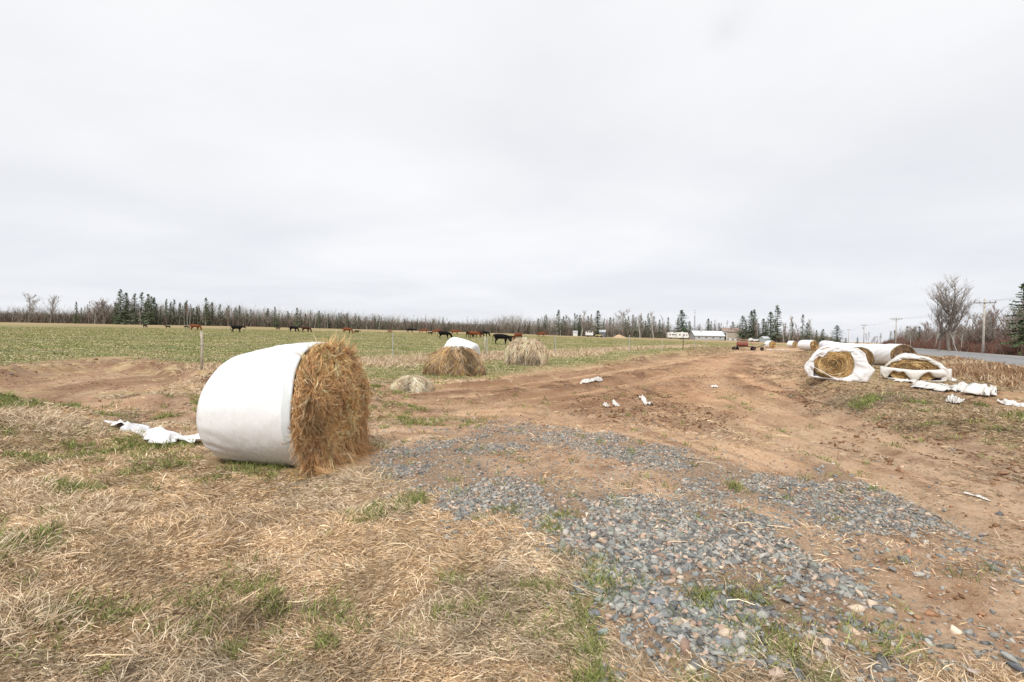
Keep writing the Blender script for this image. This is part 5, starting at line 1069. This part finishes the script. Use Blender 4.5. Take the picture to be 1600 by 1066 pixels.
# woods behind the thicket
L_ = g_.uniform(-25, 210, 2600); Wd_ = g_.uniform(20, 48, 2600); xy = RD0[None] + RDD[None] * L_[:, None] + RDN[None] * Wd_[:, None]; hh = np.interp(L_, [-20, 20, 45, 70, 120, 210], [7.0, 6.0, 4.8, 4.6, 5.0, 6.5]) * g_.uniform(.7, 1.1, 2600)
brush('roadside_woodland', 'grey brown leafless saplings crowded behind the red thicket', xy, hh, [(.30, .26, .235), (.38, .34, .31), (.27, .20, .175), (.22, .185, .16)], [3, 2, 3, 2], 97, 8, .07, spread=.8)
RG = 'bare trees behind the roadside thicket'
def road_tree(px, ty, d, label=None, proto=None, sw=1.0, cat='bare tree', kind=None):
    q, h = tall_px(px, ty, d); hh = 10.1 if proto in SPR + FULL else 9.0; return plant_tree(proto, q, h / hh, gt.uniform(0, 6.28), label or 'leafless sapling rising out of the roadside thicket', cat, None if label else RG, sw)
BIG = tree_proto('bare_tree', bare_mesh(61, 9, .30, 16, (.33, .29, .265), .17, 6, .60, 1.3, .013, .4), M_BARK, M_TWIG); SID = tree_proto('bare_tree', bare_mesh(66, 9, .30, 15, (.33, .29, .265), .12, 3, .5, 1.2, .013, .3), M_BARK, M_TWIG)
o = road_tree(1484, 441, 84, 'big spreading bare tree beside the road, tallest leafless crown on the right', BIG, 1.25)
road_tree(1468, 460, 86, 'smaller bare tree leaning left, close beside the big spreading one', SID, 1.1)
road_tree(1602, 438, 70, 'dark green spruce cut by the right edge of the view', FULL[2], .95, 'spruce')
road_tree(1584, 474, 80, 'thin bare tree just left of the dark spruce at the right edge', BARE[4], 1.3)
BRK = tree_proto('bare_tree', bare_mesh(71, 9, .05, 2, GREY, .16, 0, .4, .2, .02, .8), M_BIRCH, M_TWIG)
o = road_tree(1497, 512, 72, 'pale broken birch stem leaning left in the red thicket', BRK, 1.0); o.rotation_euler = (0, R(-20), 0)
g_ = np.random.default_rng(98)
for k in range(62):
    px_ = g_.uniform(1345, 1640); d = float(np.interp(px_, [1345, 1400, 1480, 1640], [190, 150, 105, 82])) + g_.uniform(-4, 18); ty = np.interp(px_, [1345, 1400, 1440, 1500, 1545, 1600, 1640], [519, 511, 505, 492, 482, 478, 474]) + g_.uniform(-4, 14)
    road_tree(px_, ty, d, None, BARE[g_.integers(0, 6)], g_.uniform(.9, 1.5))
for k in range(34):
    px_ = g_.uniform(1490, 1650); d = float(np.interp(px_, [1480, 1640], [100, 80])) + g_.uniform(-4, 14); ty = np.interp(px_, [1490, 1545, 1570, 1640], [494, 481, 470, 462]) + g_.uniform(-2, 16)
    road_tree(px_, ty, d, None, BARE[g_.integers(0, 6)], g_.uniform(.8, 1.3))
for k in range(9):
    px_ = g_.uniform(1370, 1480); d = float(np.interp(px_, [1345, 1400, 1480], [200, 160, 120])) + 8; road_tree(px_, np.interp(px_, [1345, 1400, 1440, 1500], [519, 512, 507, 500]) + g_.uniform(-2, 6), d, 'small spruce tip showing among the trees behind the roadside thicket', SPR[g_.integers(0, 5)], 1.2, 'spruce')['group'] = 'small spruces behind the roadside thicket'
# ------------------------------------------------------------------ cattle
def cow_mesh(pose, seed=0, calf=False):
    """one continuous skin: x forward, standing on z 0, shoulder 1.35 m"""
    V = []; E = []; Rd = []
    def v(p, r): V.append(p); Rd.append(r if isinstance(r, tuple) else (r, r)); return len(V) - 1
    def chain(start, pts):
        i = start
        for p, r in pts:
            j = v(p, r); E.append((i, j)); i = j
        return i
    pel = v((-.55, 0, 1.02), (.29, .30)); rump = chain(pel, [((-.80, 0, 1.05), (.22, .22))])
    belly = chain(pel, [((-.20, 0, .93), (.34, .36)), ((.15, 0, .92), (.34, .36))]); sh = chain(belly, [((.48, 0, .98), (.27, .33))])
    if pose == 'graze': nk = chain(sh, [((.78, 0, .92), (.17, .22)), ((.98, .02, .62), (.12, .16))]); hd = chain(nk, [((1.08, .03, .38), (.12, .13)), ((1.16, .04, .18), (.085, .09)), ((1.19, .04, .08), (.07, .07))]); ep = (1.02, .42); 
    elif pose == 'walk': nk = chain(sh, [((.80, 0, 1.05), (.17, .21)), ((1.05, .0, 1.02), (.12, .15))]); hd = chain(nk, [((1.22, 0, .98), (.12, .13)), ((1.42, 0, .84), (.085, .09)), ((1.50, 0, .78), (.07, .07))]); ep = (1.16, 1.04)
    else: nk = chain(sh, [((.76, 0, 1.15), (.17, .21)), ((.98, 0, 1.30), (.12, .15))]); hd = chain(nk, [((1.12, 0, 1.34), (.12, .13)), ((1.32, 0, 1.22), (.085, .09)), ((1.40, 0, 1.18), (.07, .07))]); ep = (1.06, 1.38)
    for s in (-1, 1):
        chain(nk + 1, [((ep[0], s * .17, ep[1] + .03), (.04, .03)), ((ep[0] - .02, s * .26, ep[1]), (.045, .02))])
    st = {'graze': (.05, -.08, .10, -.06), 'walk': (.20, -.18, .22, -.20), 'stand': (.0, .06, .03, -.04)}[pose]
    for s, f in ((-1, st[0]), (1, st[1])): chain(sh, [((.46, s * .17, .72), (.12, .13)), ((.46 + f * .5, s * .17, .46), (.065, .065)), ((.44 + f * 1.1, s * .17, .14), (.045, .045)), ((.47 + f * 1.2, s * .17, .04), (.06, .05))])
    for s, f in ((-1, st[2]), (1, st[3])): chain(pel, [((-.60, s * .18, .78), (.15, .18)), ((-.55 + f * .4, s * .18, .60), (.10, .10)), ((-.72 + f * .8, s * .18, .42), (.06, .06)), ((-.68 + f * 1.1, s * .17, .14), (.045, .045)), ((-.64 + f * 1.2, s * .17, .04), (.06, .05))])
    chain(rump, [((-.95, 0, 1.10), (.05, .05)), ((-1.02, 0, .85), (.03, .03)), ((-1.02, .02, .55), (.025, .025)), ((-1.03, .02, .38), (.04, .04))])
    me = bpy.data.meshes.new('cow_base'); V = np.array(V, float)
    if calf: V[:, 0] *= .86; V[:, 1] *= .82
    me.from_pydata(V.tolist(), E, []); me.update(); o = bpy.data.objects.new('cow_base', me); COL.objects.link(o); sk = o.modifiers.new('s', 'SKIN'); sk.branch_smoothing = .4
    for i, q in enumerate(me.skin_vertices[0].data): q.radius = tuple(c * (.80 if calf else 1) for c in Rd[i]); q.use_root = i == 0
    sb = o.modifiers.new('d', 'SUBSURF'); sb.levels = 2; sb.render_levels = 2
    dg = bpy.context.evaluated_depsgraph_get(); dg.update(); ev = o.evaluated_get(dg); m2 = bpy.data.meshes.new_from_object(ev); bpy.data.objects.remove(o); m2.polygons.foreach_set('use_smooth', np.ones(len(m2.polygons), bool)); return m2
COWB = mat('black_coat', (.008, .0075, .008), .8, spec=.08, noise=(5, .7, 1.4)); COWR = mat('red_coat', (.19, .062, .028), .8, spec=.1, noise=(4, .65, 1.3)); COWD = mat('dark_brown_coat', (.055, .024, .016), .8, spec=.1, noise=(4, .65, 1.3))
CM = {}
for ps in ('graze', 'walk', 'stand'):
    for cf in (False, True):
        base = cow_mesh(ps, calf=cf)
        for cn, cm_ in (('b', COWB), ('r', COWR), ('d', COWD)):
            m_ = base.copy(); m_.name = 'cow'; m_.materials.clear(); m_.materials.append(cm_); CM[(ps, cf, cn)] = m_
def cow(pxc, top, bot, colr, ps, face, label, calf=False, hgt=None):
    """face: heading in degrees, 0 = to the right, 90 = away"""
    hgt = hgt or (.82 if calf else 1.36); d = FPX * hgt / (bot - top); q = at_depth(pxc, d)
    o = bpy.data.objects.new('calf' if calf else 'cow', CM[(ps, calf, colr)]); COL.objects.link(o); s = hgt / (1.36); o.scale = (s * 1.16, s * 1.3, s * 1.08); o.rotation_euler = (0, 0, R(face)); o.location = (q[0], q[1], q[2] - .02)
    tag(o, label, 'calf' if calf else 'cow', 'cattle grazing in the pasture'); return o
for a in [(226.5, 509.3, 514.2, 'b', 'graze', -10, 'black calf at the far left end of the herd, head down', True), (262, 509.6, 515, 'b', 'stand', 200, 'second black calf from the left end of the herd, alone', True), (291.5, 510, 515.2, 'b', 'graze', 10, 'small black calf right behind the rump of the leftmost brown cow', True),
          (305, 506, 516, 'r', 'graze', 0, 'leftmost reddish brown cow grazing above the wooden fence post'), (370, 508.2, 519.6, 'b', 'walk', 0, 'large black cow walking right by itself with head level'),
          (434.5, 512.6, 517.4, 'd', 'stand', 10, 'tiny dark calf standing between the walking black cow and the big bale', True), (458.5, 509.3, 518.5, 'b', 'graze', -8, 'left one of two black cows grazing over the bale top'), (478, 509.3, 518.6, 'd', 'graze', -8, 'right one of two dark cows grazing over the bale top'),
          (542.5, 512, 521.6, 'r', 'graze', -6, 'reddish cow grazing just over the hay end of the big bale'), (557.5, 515.2, 521, 'b', 'walk', 0, 'black calf in front of the reddish cow over the big bale', True), (609, 516.6, 521.8, 'r', 'walk', 0, 'small red calf walking over the thin white fence post', True, .85),
          (641, 515, 522.2, 'b', 'walk', 0, 'black cow with head level, left of the brown pair beyond the hay pile'), (662.5, 515.9, 523.2, 'r', 'graze', 180, 'reddish cow first in the cluster above the hay pile'), (672.5, 518, 523.6, 'b', 'stand', 0, 'black calf between two reddish cows above the hay pile', True),
          (683, 516, 524, 'r', 'graze', 200, 'reddish cow partly hidden behind the rump of a black cow'), (694.5, 516.2, 529.2, 'b', 'graze', -12, 'black cow grazing directly above the collapsed brown hay pile'), (711, 516.3, 524.5, 'r', 'walk', 5, 'light reddish cow walking right above the leaning white bale'),
          (734, 517.3, 528, 'd', 'graze', 60, 'dark brown cow seen from behind at the left of the tight brown group'), (741, 517, 528, 'r', 'graze', -10, 'reddish cow in the middle of the tight brown group'), (747.5, 518, 527.8, 'd', 'graze', -20, 'dark cow at the right of the tight brown group'),
          (757, 518.4, 527.8, 'b', 'graze', -15, 'black cow grazing right of the tight brown group by the fence post'), (784, 520.6, 538, 'b', 'graze', -22, 'largest black cow, nearest of the herd, grazing left of the round pale bale'), (797, 525, 533, 'b', 'walk', 0, 'black calf half hidden behind the largest black cow', True, .85),
          (809.5, 521.2, 533.6, 'r', 'graze', 235, 'reddish cow facing the viewer, grazing above the round pale bale'), (846, 521, 528.8, 'r', 'walk', 3, 'reddish cow alone at the right end of the herd, walking right')]:
    cow(*a)
# ------------------------------------------------------------------ wire fence
M_POST = mat('weathered_post', (.50, .45, .37), .9, noise=(8, .7, 1.2)); M_METAL = mat('fence_post_metal', (.46, .47, .46), .6, metal=.3); M_WIRE = mat('wire', (.30, .30, .29), .5, metal=.6); M_BLACKP = mat('black_post', (.05, .05, .05), .6)
posts = [(315, 583, 'w', 1.44), (613, 566, 'm', 1.55), (757, 558.5, 'w', 1.38), (867.5, 555.5, 'm', 1.46), (983, 549.3, 'm', 1.40), (1034, 547.8, 'm', 1.2), (1067, 546.3, 'k', 1.42), (1086, 543.6, 'm', 1.3), (1102, 541.8, 'm', 1.3)]
fr = empty('wire_fence', tuple(place(613, 566))); tag(fr, 'thin wire fence on slim posts running along the near edge of the pasture', 'fence'); fo = np.array(fr.location); tops_ = []
for i, (a, b, k, h_) in enumerate(posts):
    q = place(a, b); r_ = .045 if k == 'w' else (.028 if k == 'm' else .035); m = MB(); m.tube([q - fo + np.array([0, 0, -.1]), q - fo + np.array([.01, 0, h_ * .6]), q - fo + np.array([.02 * (i % 3 - 1), 0, h_])], [r_ * 1.05, r_, r_ * .95], 8 if k == 'w' else 5)
    po = m.build('post', {'w': M_POST, 'm': M_METAL, 'k': M_BLACKP}[k], fr, smooth=(k == 'w')); tops_.append((q - fo, h_))
    if k == 'w' and i == 0: po['label'] = 'stout pale wooden post'
    if i == 2: m = MB(); m.tube([q - fo + np.array([.18, .02, -.1]), q - fo + np.array([.17, .02, 1.3])], .028, 6); m.build('post', M_METAL, fr)
q = at_depth(-20, 15.2); pts0 = [(q - fo, 1.4)] + tops_
for f_ in (.35, .62, .9):
    m = MB(); P = []
    for (p0, h0), (p1, h1) in zip(pts0[:-1], pts0[1:]):
        for t in np.linspace(0, 1, 5)[:-1]:
            p = p0 * (1 - t) + p1 * t; P.append((p[0], p[1], p[2] + (h0 * (1 - t) + h1 * t) * f_ - .05 * math.sin(math.pi * t)))
    P.append(tuple(pts0[-1][0] + np.array([0, 0, pts0[-1][1] * f_]))); m.tube(P, .004, 3, False); m.build('wire', M_WIRE, fr)
# ------------------------------------------------------------------ utility poles and lines
M_POLE = mat('pole_wood', (.50, .46, .41), .9, noise=(3, .75, 1.15)); M_ARM = mat('crossarm', (.24, .22, .20), .85); M_INS = mat('insulator', (.16, .17, .18), .3); M_LINE = mat('power_line', (.10, .10, .11), .6); M_CAN = mat('transformer', (.42, .45, .47), .5)
plist = []
def upole(px, base, top, lab, trans=False, d=None):
    d = d or FPX * 8.4 / (base - top); q = at_depth(px, d); Hh = tall_px(px, top, d)[1]; o = empty('utility_pole', (q[0], q[1], q[2] - .1), math.atan2(RDD[1], RDD[0]) - math.pi / 2); tag(o, lab, 'utility pole', 'utility poles along the paved road')
    m = MB(); m.tube([(0, 0, 0), (0, 0, Hh * .5), (0, 0, Hh + .1)], [.17, .14, .105], 12); m.build('pole', M_POLE, o, smooth=True)
    m = MB(); m.box((0, -.14, Hh - .55), (2.5, .11, .13)); m.build('crossarm', M_ARM, o)
    for x_ in (-1.15, -.55, .55, 1.15): m = MB(); m.tube([(x_, -.14, Hh - .48), (x_, -.14, Hh - .40), (x_, -.14, Hh - .30)], [.03, .06, .045], 8); m.build('insulator', M_INS, o)
    for s in (-1, 1): m = MB(); m.tube([(0, -.12, Hh - 1.2), (s * .7, -.14, Hh - .6)], .02, 5); m.build('brace', M_ARM, o)
    if trans:
        m = MB(); m.tube([(-.32, 0, Hh - 2.3), (-.32, 0, Hh - 1.45), (-.32, 0, Hh - 1.38)], [.24, .24, .12], 14); m.build('transformer', M_CAN, o, smooth=False)
    plist.append((o, Hh)); return o
upole(1537, 556, 466.5, 'nearest utility pole, tall beside the road with a wide dark crossarm'); upole(1400, 543, 495, 'second utility pole, above the left half of the red thicket'); upole(1350, 536, 506, 'third utility pole with a grey transformer can, farther down the road', True); upole(1326, 533.5, 514, 'farthest utility pole, small and pale at the end of the road')
near = bpy.data.objects.new('x', None); q0 = np.array([plist[0][0].location[0] + .6 * 62 * -1 * .86, plist[0][0].location[1] - 55, 0])
import mathutils
for xo in (-1.15, -.55, .55, 1.15):
    P = []
    ends = []
    for o, Hh in plist:
        a_ = o.rotation_euler.z; ends.append(np.array([o.location.x + math.cos(a_) * xo + .14 * math.sin(a_), o.location.y + math.sin(a_) * xo - .14 * math.cos(a_), o.location.z + Hh - .28]))
    ends = [ends[0] + (ends[0] - ends[1]) * np.array([.95, .95, 0])] + ends
    for a_, b_ in zip(ends[:-1], ends[1:]):
        for t in np.linspace(0, 1, 13)[:-1]: p = a_ * (1 - t) + b_ * t; P.append((p[0], p[1], p[2] - .9 * 4 * t * (1 - t)))
    P.append(tuple(ends[-1])); m = MB(); m.tube(P, .006, 4, False); o = m.build('power_line', M_LINE); tag(o, {-1.15: 'outermost overhead wire on the field side of the poles', -.55: 'inner overhead wire on the field side of the poles', .55: 'inner overhead wire on the thicket side of the poles', 1.15: 'outermost overhead wire on the thicket side of the poles'}[xo], 'power line', 'overhead wires between the utility poles')
# thin roadside stakes in the verge
for px_, b_, t_, l_ in ((1471, 580, 563, 'thin pale stake standing in the verge right of the slumped bale'), (1541, 582, 562, 'thin pale stake farther right in the tall verge grass')):
    q = place(px_, b_); m = MB(); m.tube([(0, 0, -.1), (.02, 0, .35), (.06, 0, (b_ - t_) * q[1] / FPX)], [.022, .02, .015], 6); o = m.build('stake', M_POST, None, loc=tuple(q)); tag(o, l_, 'stake')
# ------------------------------------------------------------------ farm wagon
M_RED = mat('faded_red_paint', (.26, .085, .065), .8, noise=(4, .7, 1.25)); M_TYRE = mat('tyre', (.022, .022, .024), .85); M_RIM = mat('wheel_rim', (.07, .04, .035), .7); M_STEEL = mat('dark_steel', (.075, .06, .055), .6, metal=.4)
def wheel(parent, x, y, z, r, w, mt=M_TYRE):
    m = MB(); P = []; n = 20
    prof = [(.62, -.5), (.92, -.5), (1.0, -.3), (1.0, .3), (.92, .5), (.62, .5)]
    V = [(x + math.cos(2 * math.pi * k / n) * r * a, y + b * w, z + math.sin(2 * math.pi * k / n) * r * a) for k in range(n) for a, b in prof]; L = len(prof)
    F = [(k * L + j, k * L + (j + 1) % L, ((k + 1) % n) * L + (j + 1) % L, ((k + 1) % n) * L + j) for k in range(n) for j in range(L)]; m.add(V, F); t = m.build('wheel', mt, parent, smooth=False)
    m = MB(); m.tube([(x, y - w * .3, z), (x, y + w * .3, z)], r * .63, 16); m.build('rim', M_RIM, t); return t
q = place(1163, 547.2); o = empty('farm_implement', tuple(q), R(-12)); tag(o, 'old red farm implement on black wheels parked at the end of the dirt track', 'farm implement'); o.scale = (.88, .88, .88)
m = MB(); n = 14; V = [(x_, math.cos(a_) * .36, .88 + math.sin(a_) * .30) for x_ in (-1.05, .45) for a_ in np.linspace(0, 2 * math.pi, n, endpoint=False)]; m.add(V, [(k, (k + 1) % n, n + (k + 1) % n, n + k) for k in range(n)] + [tuple(range(n))[::-1], tuple(range(n, 2 * n))]); m.box((-.3, 0, 1.3), (1.3, .7, .05)); m.build('body', M_RED, o)
m = MB(); m.box((-.25, -.36, 1.55), (1.25, .05, .12)); m.box((-.25, .36, 1.55), (1.25, .05, .12)); 
for x_ in (-.85, .35):
    for y_ in (-.36, .36): m.box((x_, y_, 1.42), (.05, .05, .5))
m.build('rack', mat('pale_red_paint', (.44, .24, .19), .8), o)
m = MB(); m.tube([(-1.5, 0, .5), (.9, 0, .55), (1.7, -.1, .45), (2.9, -.1, .95)], .06, 6); m.tube([(-1.3, -.8, .33), (-1.3, .8, .33)], .05, 6); m.tube([(1.3, -.65, .36), (1.3, .65, .36)], .05, 6); m.box((.1, 0, .55), (2.4, .5, .10)); m.build('frame', M_STEEL, o)
m = MB(); m.tube([(1.2, 0, .5), (1.15, 0, 1.05)], .04, 6); m.box((1.15, 0, 1.10), (.35, .35, .22)); m.build('seat_box', mat('weathered_pink', (.55, .34, .29), .7), o)
for x_, y_, r_ in ((-1.7, -.85, .25), (-.8, .85, .24), (1.15, -.7, .29), (1.3, .8, .26), (2.35, -.4, .27)): wheel(o, x_, y_, r_ - .02, r_, .2)
# ------------------------------------------------------------------ buildings and vehicles far off
M_SIDING = mat('beige_siding', (.46, .41, .34), .8); M_ROOFB = mat('brown_shingles', (.31, .235, .20), .9, noise=(3, .8, 1.15)); M_FOUND = mat('white_foundation', (.72, .72, .70), .8); M_GLASS = mat('window_glass', (.04, .05, .06), .12, spec=.6); M_ROOFM = mat('pale_metal_roof', (.62, .66, .70), .4, noise=(1.5, .92, 1.06)); M_WALLG = mat('grey_wall', (.44, .46, .47), .8, noise=(2, .9, 1.1)); M_TRIM = mat('white_trim', (.78, .78, .76), .6)
def gable(m_w, m_r, cx, cy, L, Wd_, hw, hr, over=.3, axis='x'):
    x, y = L / 2, Wd_ / 2; wv = [(cx - x, cy - y, 0), (cx + x, cy - y, 0), (cx + x, cy + y, 0), (cx - x, cy + y, 0), (cx - x, cy - y, hw), (cx + x, cy - y, hw), (cx + x, cy + y, hw), (cx - x, cy + y, hw), (cx - x, cy, hr), (cx + x, cy, hr)]
    m_w.add(wv, [(0, 1, 5, 4), (2, 3, 7, 6), (1, 2, 6, 9, 5), (3, 0, 4, 8, 7), (0, 3, 2, 1)])
    s_ = (hr - hw) / y; e_ = over; T_ = .14
    for sg in (-1, 1):
        a = [(cx - x - e_, cy + sg * (y + e_), hw - s_ * e_ + .02), (cx + x + e_, cy + sg * (y + e_), hw - s_ * e_ + .02), (cx + x + e_, cy, hr + .02), (cx - x - e_, cy, hr + .02)]; b = [(p[0], p[1], p[2] + T_) for p in a]
        m_r.add(a + b, [(0, 1, 2, 3), (4, 5, 6, 7), (0, 1, 5, 4), (1, 2, 6, 5), (2, 3, 7, 6), (3, 0, 4, 7)])
def window(parent, x, y, z, w, h):
    m = MB(); m.box((x, y, z), (w, .06, h)); f = m.build('window', M_TRIM, parent); m = MB(); m.box((x, y - .04, z), (w - .16, .03, h - .16)); m.build('pane', M_GLASS, f)
D_H = 218.0
q = at_depth(1141.5, D_H); o = empty('house', tuple(q), R(-8)); tag(o, 'beige house with a brown shingled roof left of the dark spruces', 'house')
mw, mr_ = MB(), MB(); gable(mw, mr_, 0, 0, 7.6, 7.0, 4.0, 5.6); mw.build('wall', M_SIDING, o); mr_.build('roof', M_ROOFB, o)
m = MB(); m.box((0, 0, .5), (7.66, 7.06, 1.1)); m.build('foundation', M_FOUND, o)
for x_ in (-2.3, 2.2): window(o, x_, -3.56, .62, 1.3, .6)
m = MB(); m.box((0, -3.6, .6), (1.0, .1, 1.1)); m.build('door', mat('grey_door', (.35, .35, .36), .6), o)
m = MB(); m.box((4.8, -2.9, .45), (2.0, 1.6, .9)); m.build('porch', M_TRIM, o)
q = at_depth(1104, D_H - 4); o = empty('barn', tuple(q), R(-3)); tag(o, 'long low grey building with a pale metal roof between trailers and house', 'outbuilding')
mw, mr_ = MB(), MB(); gable(mw, mr_, 0, 0, 12.6, 8.0, 1.9, 3.9, .35); mw.build('wall', M_WALLG, o); mr_.build('roof', M_ROOFM, o)
for x_ in (-4.5, -1.5, 1.5, 4.5): window(o, x_, -4.05, 1.1, .9, .7)
m = MB(); m.box((-2.8, -1.2, 3.2), (.3, .3, 1.2)); m.build('chimney', M_STEEL, o)
q = at_depth(1123.5, D_H - 2); o = empty('carport', tuple(q), R(-5)); tag(o, 'open white carport with dark inside joined between the long building and house', 'carport')
m = MB(); m.box((0, 0, 3.3), (5.2, 6, .14)); m.add([(-2.6, -3.05, 3.37), (2.6, -3.05, 3.37), (2.6, 3, 3.9), (-2.6, 3, 3.9)], [(0, 1, 2, 3)]); m.build('roof', M_ROOFM, o)
for x_ in (-2.4, .4, 2.4): m = MB(); m.box((x_, -2.8, 1.6), (.3, .3, 3.3)); m.build('post', M_TRIM, o)
m = MB(); m.box((0, 2.6, 1.6), (5, .15, 3.2)); m.build('back_wall', M_WALLG, o); m = MB(); m.box((1.4, 0, .8), (1.9, 4.2, 1.2)); m.box((1.4, .2, 1.55), (1.6, 2.2, .5)); m.build('stored_load', M_STEEL, o)
def trailer(px, dep, L, Hh, lab, nose=0, rz=-2):
    q = at_depth(px, dep); o = empty('camper_trailer', tuple(q), R(rz)); tag(o, lab, 'camper trailer'); m = MB(); x = L / 2
    pr = [(-x, .55), (x - .4 * nose, .55), (x, 1.1), (x - .55 * nose, Hh - .15), (x - .9 * nose, Hh), (-x + .25, Hh), (-x, Hh - .25)]; n = len(pr)
    m.add([(a, y_, b) for y_ in (-1.2, 1.2) for a, b in pr], [tuple(range(n)), tuple(range(n, 2 * n))[::-1]] + [(k, (k + 1) % n, n + (k + 1) % n, n + k) for k in range(n)]); m.build('body', mat('trailer_white', (.76, .76, .74), .45) if 'trailer_white' not in bpy.data.materials else bpy.data.materials['trailer_white'], o)
    for x_, w_ in ((-x * .55, .8), (x * .15, .9), (x * .6, .6)): window(o, x_, -1.22, 1.85, w_, .65)
    for s in (-1, 1): m = MB(); m.tube([(-.4, s * 1.0, .36), (-.4, s * 1.15, .36)], .36, 14); m.build('wheel', M_TYRE, o)
    m = MB(); m.box((0, 0, Hh + .12), (.8, .7, .24)); m.build('roof_vent', M_TRIM, o)
    m = MB(); m.tube([(x, 0, .6), (x + 1.0, 0, .5)], .05, 6); m.build('hitch', M_STEEL, o); return o
trailer(1049.5, D_H - 6, 3.7, 2.75, 'white camper trailer, left one of the pair under the big spruce', 0); trailer(1066, D_H - 8, 5.2, 2.95, 'white camper trailer with a sloped nose, right one of the pair', 1)
trailer(920.5, 178, 2.6, 1.9, 'small white camper at the wood edge above the pasture middle', 0)
# parked vehicles by the trees
def vehicle(px, dep, colr, lab, L=4.4, Hh=1.5, rz=0, name='parked_car'):
    q = at_depth(px, dep); o = empty(name, tuple(q), R(rz)); tag(o, lab, 'car'); m = MB(); x = L / 2
    pr = [(-x, .35), (x, .35), (x, .75), (x - .9, .92), (x - 1.5, Hh), (-x + .7, Hh), (-x + .1, .95)]; n = len(pr); m.add([(a, y_ * (1 if b < 1 else .86), b) for y_ in (-.85, .85) for a, b in pr], [tuple(range(n)), tuple(range(n, 2 * n))[::-1]] + [(k, (k + 1) % n, n + (k + 1) % n, n + k) for k in range(n)]); m.build('body', colr, o)
    m = MB(); m.box((-.15, 0, (Hh + .95) / 2 + .02), (L * .46, 1.66, (Hh - .95) * .75)); m.build('window', M_GLASS, o)
    for x_ in (-x * .62, x * .62):
        for s in (-1, 1): m = MB(); m.tube([(x_, s * .72, .33), (x_, s * .88, .33)], .33, 14); m.build('wheel', M_TYRE, o)
vehicle(1179, 196, mat('white_car_paint', (.75, .76, .77), .3), 'white car parked under the spruces right of the house', 4.4, 1.45)
vehicle(936, 176, mat('yellow_paint', (.40, .36, .18), .7), 'small yellowish vehicle low at the wood edge above the pasture', 2.6, 1.0)
q = at_depth(1195.5, 192); o = empty('shed', tuple(q), R(10)); tag(o, 'small pale blue grey shed among the trunks right of the white car', 'shed'); mw, mr_ = MB(), MB(); gable(mw, mr_, 0, 0, 2.8, 2.6, 1.4, 2.1, .15); mw.build('wall', mat('blue_grey_wall', (.40, .46, .48), .8), o); mr_.build('roof', M_ROOFM, o); window(o, .6, -1.34, 1.2, .5, .5)
q = at_depth(941, 183); o = empty('shed', tuple(q), R(-10)); tag(o, 'tiny dark grey shed at the wood edge right of the small white camper', 'shed'); mw, mr_ = MB(), MB(); gable(mw, mr_, 0, 0, 2.4, 2.2, 1.9, 2.6, .12); mw.build('wall', mat('dark_grey_wall', (.14, .15, .17), .8), o); mr_.build('roof', M_WALLG, o)
q = at_depth(899, 188); o = empty('shed', tuple(q), R(-10)); tag(o, 'little pale shed at the wood edge, far left of the white camper', 'shed'); mw, mr_ = MB(), MB(); gable(mw, mr_, 0, 0, 1.7, 2.0, 1.3, 1.9, .1); mw.build('wall', M_FOUND, o); mr_.build('roof', M_WALLG, o)
# antenna mast
q = at_depth(1085, 236); Hm = tall_px(1085, 484, 236)[1]; o = empty('antenna_mast', tuple(q)); tag(o, 'thin grey lattice antenna mast between the big spruce and the metal roof', 'antenna mast'); m = MB()
for k in range(3): a = 2.09 * k; m.tube([(.42 * math.cos(a), .42 * math.sin(a), 0), (.22 * math.cos(a), .22 * math.sin(a), Hm * .8)], .06, 4)
for k in range(12):
    for j in range(3): a = 2.09 * j; b = 2.09 * (j + 1); f0 = .42 - .2 * k / 12; m.tube([(f0 * math.cos(a), f0 * math.sin(a), k * Hm * .8 / 12), (f0 * math.cos(b), f0 * math.sin(b), (k + 1) * Hm * .8 / 12)], .035, 3)
m.build('lattice', mat('mast_grey', (.30, .31, .33), .6), o); m = MB(); m.tube([(0, 0, Hm * .78), (0, 0, Hm)], .06, 5); m.tube([(-.7, 0, Hm * .9), (.7, 0, Hm * .9)], .04, 4); m.tube([(-.5, 0, Hm * .97), (.5, 0, Hm * .97)], .04, 4); m.build('aerial', bpy.data.materials['mast_grey'], o)
# sand heap
q = at_depth(967, 176); n = 28; V = [(0, 0, 1.25)]; F = []
for j, rr in enumerate((.6, 1.2, 1.8, 2.6)):
    for k in range(n): a = 2 * math.pi * k / n; V.append((math.cos(a) * rr * (1 + .12 * math.sin(3 * a + j)), math.sin(a) * rr, 1.25 * (1 - rr / 2.6) ** .9 - (.1 if j == 3 else 0) + .06 * math.sin(5 * a + j)))
F += [(0, 1 + k, 1 + (k + 1) % n) for k in range(n)] + [(1 + j * n + k, 1 + (j + 1) * n + k, 1 + (j + 1) * n + (k + 1) % n, 1 + j * n + (k + 1) % n) for j in range(3) for k in range(n)]
m = MB(); m.add(V, F); o = m.build('sand_heap', mat('sand', (.50, .36, .23), .95, noise=(2, .8, 1.2)), None, smooth=True, loc=tuple(q)); tag(o, 'small orange sand heap at the wood edge beyond the pasture', 'sand heap')
bpy.data.objects.remove(near)
